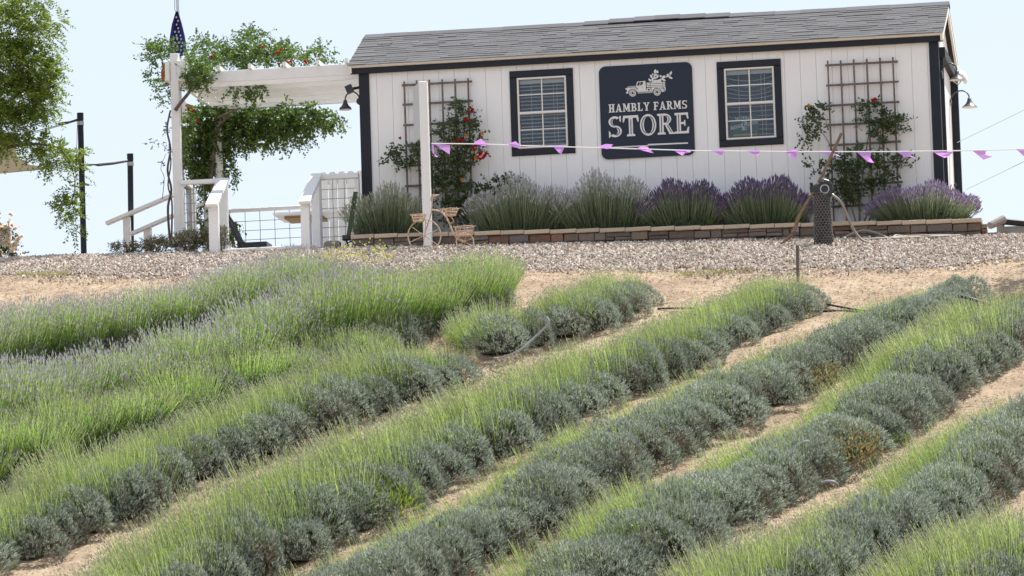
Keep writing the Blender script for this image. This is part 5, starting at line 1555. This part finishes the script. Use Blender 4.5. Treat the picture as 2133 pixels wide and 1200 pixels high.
def blooms(parent, pts, d, m, r_=.035):
    for (x, y) in pts:
        c = L(x, y, d); g = Geo(); rr = np.random.default_rng(int(x*7+y))
        n = 16; D = unit(rr.normal(0, 1, (n, 3)) + np.array([0, -.6, .5]))
        g.leaves(np.repeat(np.array([tuple(c)]), n, 0) - D*.006, D, rr.normal(0, 1, (n, 3)), r_*rr.uniform(.8, 1.2, n), r_*.95, fold=.3)
        part('bloom', g, M[m], parent)
def canes(parent, paths, mtl, name='cane'):
    for pts, ra, rb in paths:
        P = cr([L(x, y, d) for x, y, d in pts], 4); n = len(P)
        g = Geo(); g.tube(P, [ra + (rb-ra)*i/(n-1) for i in range(n)], 6); part(name, g, M[mtl], parent, smooth=True)

def rose(label, org_px, clumps, cane_paths, reds, oranges, seed, creams=()):
    o_ = L(org_px, 470, -.3)
    o = thing('climbing_rose', label, 'rose bush', (o_.x, -.3, ctop(o_.x)-.05))
    part('foliage', leaf_cloud(clumps, 7, .13, .042, .030, seed), [M['rose_leaf'], M['cane']], o, stuff=True)
    canes(o, cane_paths, 'cane')
    blooms(o, reds, -.42, 'bloom_red'); blooms(o, oranges, -.42, 'bloom_orange'); blooms(o, creams, -.42, 'bloom_cream')
    return o
rose('climbing rose with red and orange blooms on the left trellis', 945,
     [(965,240,26,26,-.2,.1,46), (955,222,14,12,-.2,.08,14), (985,275,22,20,-.2,.1,34), (925,275,32,24,-.2,.1,44), (940,310,32,26,-.22,.12,56), (985,310,22,26,-.22,.12,40), (845,325,38,22,-.25,.1,60), (872,310,22,16,-.25,.1,24), (815,332,16,10,-.25,.08,14), (935,355,50,30,-.25,.14,100), (950,400,48,35,-.25,.14,120), (955,440,42,28,-.25,.14,90), (905,360,22,34,-.2,.1,40)],
     [([(950,480,-.3),(948,420,-.25),(950,350,-.2),(965,290,-.15),(968,250,-.15)], .012, .005), ([(945,480,-.3),(930,400,-.25),(915,330,-.2),(880,322,-.2),(830,328,-.25)], .011, .004), ([(955,480,-.3),(975,400,-.2),(985,330,-.2),(1000,290,-.2)], .01, .004)],
     [(834,288),(973,251),(981,233),(983,228),(988,313),(1000,322),(1007,328),(995,327),(1013,320),(965,294),(955,292),(992,302),(986,307),(969,247),(1003,317),(1010,324),(1001,331),(944,297)], [(970,283),(1004,278),(964,375),(992,329)], 5)
rose('low rose shoot between the two pale lavenders under the left window edge', 1035,
     [(1030,385,26,14,-.3,.1,34), (1060,380,18,10,-.3,.1,18), (1015,400,14,12,-.3,.1,16)], [([(1020,470,-.3),(1025,430,-.3),(1035,390,-.3)], .008, .004)], [], [], 6)
rose('sparse climbing rose on the right trellis with one orange bud at its left', 1790,
     [(1700,250,26,18,-.25,.1,38), (1680,285,20,14,-.25,.1,22), (1712,232,16,14,-.25,.1,18), (1690,228,10,8,-.25,.08,8), (1815,235,36,24,-.2,.1,66), (1855,250,24,22,-.2,.1,32), (1882,250,10,10,-.2,.08,8), (1830,275,34,22,-.2,.1,44), (1862,262,18,14,-.2,.1,16), (1780,330,44,26,-.25,.12,84), (1745,360,30,24,-.25,.12,44), (1790,385,48,28,-.25,.12,96), (1700,350,20,10,-.3,.08,14), (1840,340,40,24,-.22,.1,44), (1885,335,18,12,-.2,.08,16), (1850,380,26,20,-.25,.1,26), (1760,400,34,20,-.25,.1,40)],
     [([(1790,470,-.3),(1792,420,-.25),(1800,340,-.2),(1812,260,-.15),(1806,222,-.15)], .012, .005), ([(1797,470,-.3),(1815,420,-.25),(1828,350,-.2),(1835,270,-.2)], .011, .005), ([(1806,468,-.3),(1830,420,-.25),(1860,350,-.2),(1885,332,-.2)], .01, .004), ([(1785,470,-.3),(1770,420,-.25),(1740,330,-.2),(1722,290,-.2),(1700,262,-.25)], .011, .004), ([(1795,440,-.28),(1760,400,-.28),(1700,350,-.3)], .008, .003)],
     [(1823,207),(1818,209)], [(1685,220)], 7)

# vine over the pergola
vn = thing('climbing_vine', 'leafy trumpet vine climbing over and hanging below the white pergola', 'vine', tuple(L(440, 470, 2.2)))
top = [(335,105,26,20,.6,.3,60),(320,120,20,14,.6,.2,26),(318,98,12,8,.6,.2,10),(330,160,22,18,.8,.3,30),(345,195,16,26,1.0,.3,34),(352,170,12,20,1.0,.2,20),
       (420,130,28,14,.8,.6,60),(450,110,30,22,1.0,.6,70),(480,125,40,18,.9,.6,120),(515,90,26,26,1.0,.5,70),(520,120,40,20,.9,.6,110),(560,115,34,16,1.0,.6,90),(585,100,26,18,1.0,.4,54),(610,125,34,12,1.0,.5,60),(650,122,26,12,1.0,.4,36),(675,115,18,16,1.0,.4,20),(700,128,16,6,.8,.3,8),(545,75,10,14,1.0,.3,9),(400,95,20,14,1.0,.3,12),(430,85,14,10,1.0,.3,8),
       (408,160,28,20,-.12,.08,90),(425,178,18,12,-.12,.08,30),(400,130,18,12,.1,.2,30),(440,150,20,8,-.1,.08,14)]
part('top_foliage', leaf_cloud([(a,b,c_,d_,e,f,int(n*.95)) for a,b,c_,d_,e,f,n in top], 8, .17, .048, .026, 21, droop=.15, up=.5), [M['vine_leaf'], M['cane']], vn, stuff=True)
low = [(430,245,32,26,2.4,.35,170),(480,245,34,26,2.5,.35,170),(530,250,38,26,2.5,.35,190),(585,250,38,26,2.5,.35,180),(635,248,32,20,2.5,.3,110),(675,247,24,14,2.5,.25,46),(702,255,14,8,2.5,.2,12),
       (415,285,30,30,2.4,.3,140),(450,290,34,30,2.4,.3,150),(500,285,30,18,2.5,.3,70),(545,292,26,14,2.5,.3,44),(590,290,30,12,2.5,.3,34),(625,285,20,10,2.5,.2,18),(410,330,26,28,2.4,.25,90),(435,350,22,24,2.4,.25,80),(470,330,16,20,2.4,.2,34),(480,350,10,30,2.4,.15,18),(415,380,16,24,2.4,.2,40),(435,420,14,24,2.4,.15,34),(425,460,14,20,2.3,.15,30),(380,255,14,20,1.4,.3,26),(375,300,10,14,.6,.2,10),(480,480,8,26,2.2,.15,26),
       (500,185,34,6,.6,.2,18),(540,182,16,5,.6,.2,10),(512,205,12,10,.6,.1,8),(600,215,12,5,1.6,.2,5),(640,215,10,4,1.6,.2,5)]
part('hanging_foliage', leaf_cloud([(a,b,c_*1.1,d_*1.1,e,f,int(n*1.5)) for a,b,c_,d_,e,f,n in low], 8, .15, .046, .032, 22, droop=.5, up=-.1), [M['vine_leaf'], M['cane']], vn, stuff=True)
part('side_shoots', leaf_cloud([(345,240,8,60,.0,.05,8),(330,300,16,12,.0,.1,6),(315,300,8,5,.0,.05,3),(345,350,8,40,.0,.05,6)], 6, .10, .03, .018, 23), [M['vine_leaf'], M['cane']], vn, stuff=True)
canes(vn, [([(365,230,-.14),(378,212,-.16),(392,195,-.16),(400,180,-.14)], .024, .02),
           ([(356,512,-.02),(352,478,-.02),(350,430,-.03),(357,395,-.02),(349,355,-.03),(355,310,-.02),(348,270,-.03),(355,230,-.02)], .018, .012),
           ([(357,510,-.04),(358,470,-.04),(358,420,-.05),(350,385,-.04),(356,340,-.05),(352,300,-.04)], .014, .008),
           ([(338,415,.0),(342,370,.02),(335,350,.0),(346,320,.0)], .005, .003),
           ([(448,480,2.2),(444,420,2.2),(441,370,2.22),(444,330,2.2),(455,270,2.2),(480,235,2.0)], .026, .018),
           ([(438,480,2.2),(448,410,2.15),(439,350,2.2),(448,300,2.2)], .02, .014), ([(455,245,2.0),(470,238,1.8),(500,225,1.2)], .016, .012), ([(520,260,2.3),(540,240,2.2)], .01, .008)], 'bark', 'woody_stem')
blooms(vn, [(441,118),(547,98),(600,132),(606,128),(577,110),(585,104),(598,130),(635,127),(402,232),(412,252),(392,228),(638,131)], .3, 'bloom_red', .03)

# ground cover shrubs by the steps
for k, (cx_, cy_, rx_, ry_, n, lab) in enumerate(((262,520,40,10,50,'low grey-green shrub at the foot of the far left handrail post'), (330,512,40,16,90,'dry brownish low shrub below the sloping white handrails'), (395,505,36,22,120,'larger grey-green low shrub below the pergola post'), (440,505,24,22,70,'grey-green shrub behind the left stair post'), (463,495,10,24,24,'wispy shrub beside the left stair post'))):
    o_ = L(cx_, cy_+10, -.7); zgg = gz(o_.x, -.7)
    o = thing('low_shrub', lab, 'shrub', (o_.x, -.7, zgg))
    part('foliage', leaf_cloud([(cx_, cy_, rx_, ry_, -.7, .25, n*2)], 12, .09, .035, .010, 60+k, up=.9), [M['cover_leaf'], M['bark']], o, stuff=True)
    g = Geo()
    for j in range(7):
        a = random.uniform(-.9, .9); g.tube([(o_.x+a*.02, -.7, zgg-.03), (o_.x + a*rx_/164*.8, -.7+random.uniform(-.15,.15), L(cx_, cy_-ry_*.3, -.7).z)], [.008,.003], 5)
    part('branches', g, M['bark'], o)

# rose bush bottom left
o_ = L(5, 545, -.3); o = thing('cream_rose_bush', 'rose bush covered in cream and peach blooms at the left edge', 'rose bush', (o_.x-.15, -.3, gz(o_.x, -.3)))
part('foliage', leaf_cloud([(-20,520,46,34,-.3,.3,150),(10,535,34,14,-.3,.2,70),(10,495,26,28,-.3,.25,50),(-40,480,40,50,-.3,.3,120)], 8, .12, .038, .026, 71), [M['rose_leaf'], M['cane']], o, stuff=True)
rr = np.random.default_rng(3)
blooms(o, [(x, y) for x, y in zip(rr.normal(5, 20, 80), rr.normal(495, 24, 80)) if x < 48], -.48, 'bloom_cream', .05)
blooms(o, [(30,525),(12,500),(25,470),(38,500),(4,470)], -.44, 'bloom_orange', .03)
canes(o, [([(-10,552,-.3),(0,520,-.3),(15,480,-.3),(20,455,-.3)], .012, .004)], 'cane')

# locust tree at the left (its trunk stands outside the frame)
tx = L(-190, 500, -.8); tr_ = thing('locust_tree', 'feathery leaved locust tree overhanging the left edge', 'tree', (tx.x, -.8, gz(tx.x, -.8)))
zt0 = gz(tx.x, -.8)
g = Geo(); g.tube([(tx.x, -.8, zt0-.2), (tx.x+.05, -.8, zt0+1.2), (tx.x+.1, -.75, zt0+2.4), (tx.x+.3, -.7, zt0+3.6)], [.13,.11,.09,.06], 10); part('trunk', g, M['bark'], tr_, smooth=True)
limbs = [([(-175,330,-.8),(-110,280,-.8),(-40,240,-.8),(20,210,-.8),(60,180,-.8)], .05, .012), ([(-170,200,-.8),(-90,150,-.8),(-10,110,-.8),(50,80,-.8)], .045, .01), ([(-175,360,-.8),(-90,330,-.8),(0,310,-.8),(70,300,-.8),(125,308,-.8),(158,318,-.75)], .04, .006), ([(125,308,-.8),(150,350,-.75),(155,400,-.75),(140,440,-.75)], .008, .003), ([(-160,150,-.8),(-80,60,-.8),(0,20,-.8),(60,0,-.8)], .04, .008)]
canes(tr_, limbs, 'bark', 'branch')
cl = [(20,60,55,50,-.8,.5,130),(80,75,40,34,-.8,.4,80),(10,130,60,50,-.8,.6,230),(70,140,50,44,-.8,.5,170),(100,170,30,30,-.8,.4,60),(30,200,60,44,-.8,.6,240),(85,215,40,34,-.8,.5,100),(10,260,48,36,-.8,.5,180),(-60,150,70,160,-.8,.7,380),(20,310,50,20,-.8,.4,100),(80,300,50,16,-.8,.3,90),(110,325,46,20,-.75,.3,90),(158,322,16,12,-.72,.2,14),(140,430,24,24,-.75,.2,50),(150,400,14,20,-.75,.15,14),(40,20,44,26,-.8,.4,60),(80,0,30,20,-.8,.3,30),(120,45,24,18,-.8,.3,12),(0,0,60,40,-.8,.5,80),(150,460,18,24,-.75,.15,12),(165,350,10,20,-.7,.1,8)]
part('crown', leaf_cloud([(a,b,c_,d_,e,f,int(n*(1.3 if b < 290 or a > 100 else .55))) for a,b,c_,d_,e,f,n in cl], 12, .19, .050, .023, 81, droop=.35, pinnate=True, up=.0), [M['tree_leaf'], M['cane']], tr_, stuff=True)

# a second tree right of the frame throws the shade seen at the right edge
t2p = G(2133, 585)
h_ = 4.2
base = t2p + Vector((SUN_DIR.x*0, 0, 0))
sf = FINV.to_3x3() @ SUN_DIR
ctr = G(2150, 585) + sf/sf.z*h_ + Vector((.55, 0, 0))
t2 = thing('shade_tree', 'tree just outside the right edge whose shadow falls on the dry ground', 'tree', (ctr.x+.7, ctr.y, gz(ctr.x+.7, ctr.y)))
zz0 = gz(ctr.x+.7, ctr.y)
g = Geo(); g.tube([(ctr.x+.7, ctr.y, zz0-.2), (ctr.x+.65, ctr.y, zz0+1.5), (ctr.x+.3, ctr.y, ctr.z-.2)], [.14,.11,.06], 10); part('trunk', g, M['bark'], t2, smooth=True)
for k in range(6):
    a = k*1.05; g = Geo(); g.tube([(ctr.x+.4, ctr.y, ctr.z-.8), (ctr.x+math.cos(a)*.7, ctr.y+math.sin(a)*.7, ctr.z+.1)], [.04,.015], 6); part('branch', g, M['bark'], t2)
r = np.random.default_rng(9); g = Geo()
n = 9000; D = unit(r.normal(0, 1, (n, 3))); cc = r.normal(0, .55, (26, 3))*[1.2, 1.1, .6]; ci = r.integers(0, 26, n)
P = np.array([tuple(ctr)]) + cc[ci] + D*(r.uniform(0, 1, n)**.5)[:, None]*.32
P = P[P[:, 0] > ctr.x-1.0]; n = len(P)
g.leaves(P, r.normal(0, 1, (n, 3)), r.normal(0, 1, (n, 3)), .07, .045); part('crown', g, [M['tree_leaf']], t2, stuff=True)

# ------------------------------------------------------------------ weeds, yellow flowers, dry tufts
def patch(name, label, cat, cx, cy, rx, ry, n, ln, wd, mats, zup=.02, seed=0, lean=.6, hgt=0.0):
    r = np.random.default_rng(200+seed)
    c = G(cx, cy)
    a = r.uniform(0, 2*np.pi, n); q = np.sqrt(r.uniform(0, 1, n))
    x = c.x + np.cos(a)*q*rx; y = c.y + np.sin(a)*q*ry; z = ground(x, y) + zup + r.uniform(0, 1, n)*hgt
    D = np.stack([np.cos(a)*lean, np.sin(a)*lean, np.ones(n)], -1) + r.normal(0, .35, (n, 3))
    g = Geo(); g.leaves(np.stack([x, y, z], -1), D, r.normal(0, 1, (n, 3)), r.uniform(*ln, n), wd)
    return single(name, g, mats, label, cat, tuple(c), kind='stuff')
patch('yellow_weed', 'yellow flowering weed clump among the upper left lavender', 'weed', 750, 650, .45, .3, 260, (.02,.035), .02, M['yellow_flower'], .58, 1, hgt=.2)
patch('orange_weed', 'dry orange and yellow weed patch between two grey rows at the right', 'weed', 1765, 972, .36, .36, 1300, (.03,.06), .022, M['weed_orange'], .08, 2, hgt=.26)
patch('orange_weed', 'small dry orange weed at the foot of the fifth row', 'weed', 1712, 812, .22, .3, 500, (.03,.06), .02, M['weed_orange'], .06, 3, hgt=.2)
patch('orange_weed', 'rusty dry weed at the foot of the fifth row near the centre bottom', 'weed', 1200, 1092, .3, .35, 600, (.03,.06), .018, M['weed_orange'], .04, 4, hgt=.16)
patch('green_weed', 'small bright green weed on the path at the lower right', 'weed', 1868, 925, .12, .15, 200, (.04,.09), .018, M['tree_leaf'], .02, 5, hgt=.05)
patch('green_weed', 'bright green weed clump in the lower middle of the field', 'weed', 820, 1085, .3, .3, 420, (.06,.14), .016, M['tree_leaf'], .05, 6, hgt=.3)
patch('grass_tuft', 'dry grass tuft at the gravel edge left of the lavender', 'grass', 90, 577, .35, .1, 300, (.04,.10), .008, M['dry_grass'], .0, 7)
patch('grass_tuft', 'dry grass tuft at the gravel edge near the field middle', 'grass', 1480, 570, .5, .1, 300, (.04,.09), .008, M['dry_grass'], .0, 8)
patch('grass_tuft', 'brown tuft at the gravel edge left of the stake', 'grass', 1556, 566, .08, .06, 120, (.05,.10), .008, M['straw'], .0, 9)
# sparse green and dry blades on the paths
n = 17000; x = rng.uniform(-9, 9.5, n); y = rng.uniform(-19, -6.2, n)
nz = np.sin(x*2.1+y*1.3)+np.sin(x*.9-y*2.7+1)+np.sin(x*4.1+2)*.5
k = nz > .2; x, y = x[k], y[k]; n = len(x)
D = np.stack([rng.normal(0, .35, n), rng.normal(0, .35, n), np.ones(n)], -1)
g = Geo(); g.leaves(np.stack([x, y, ground(x, y)], -1), D, rng.normal(0, 1, (n, 3)), rng.uniform(.04, .12, n), .006)
single('path_grass', g, M['dry_grass'], 'sparse yellow-green grass on the paths between the lavender rows', 'grass', (0,0,0), kind='stuff')
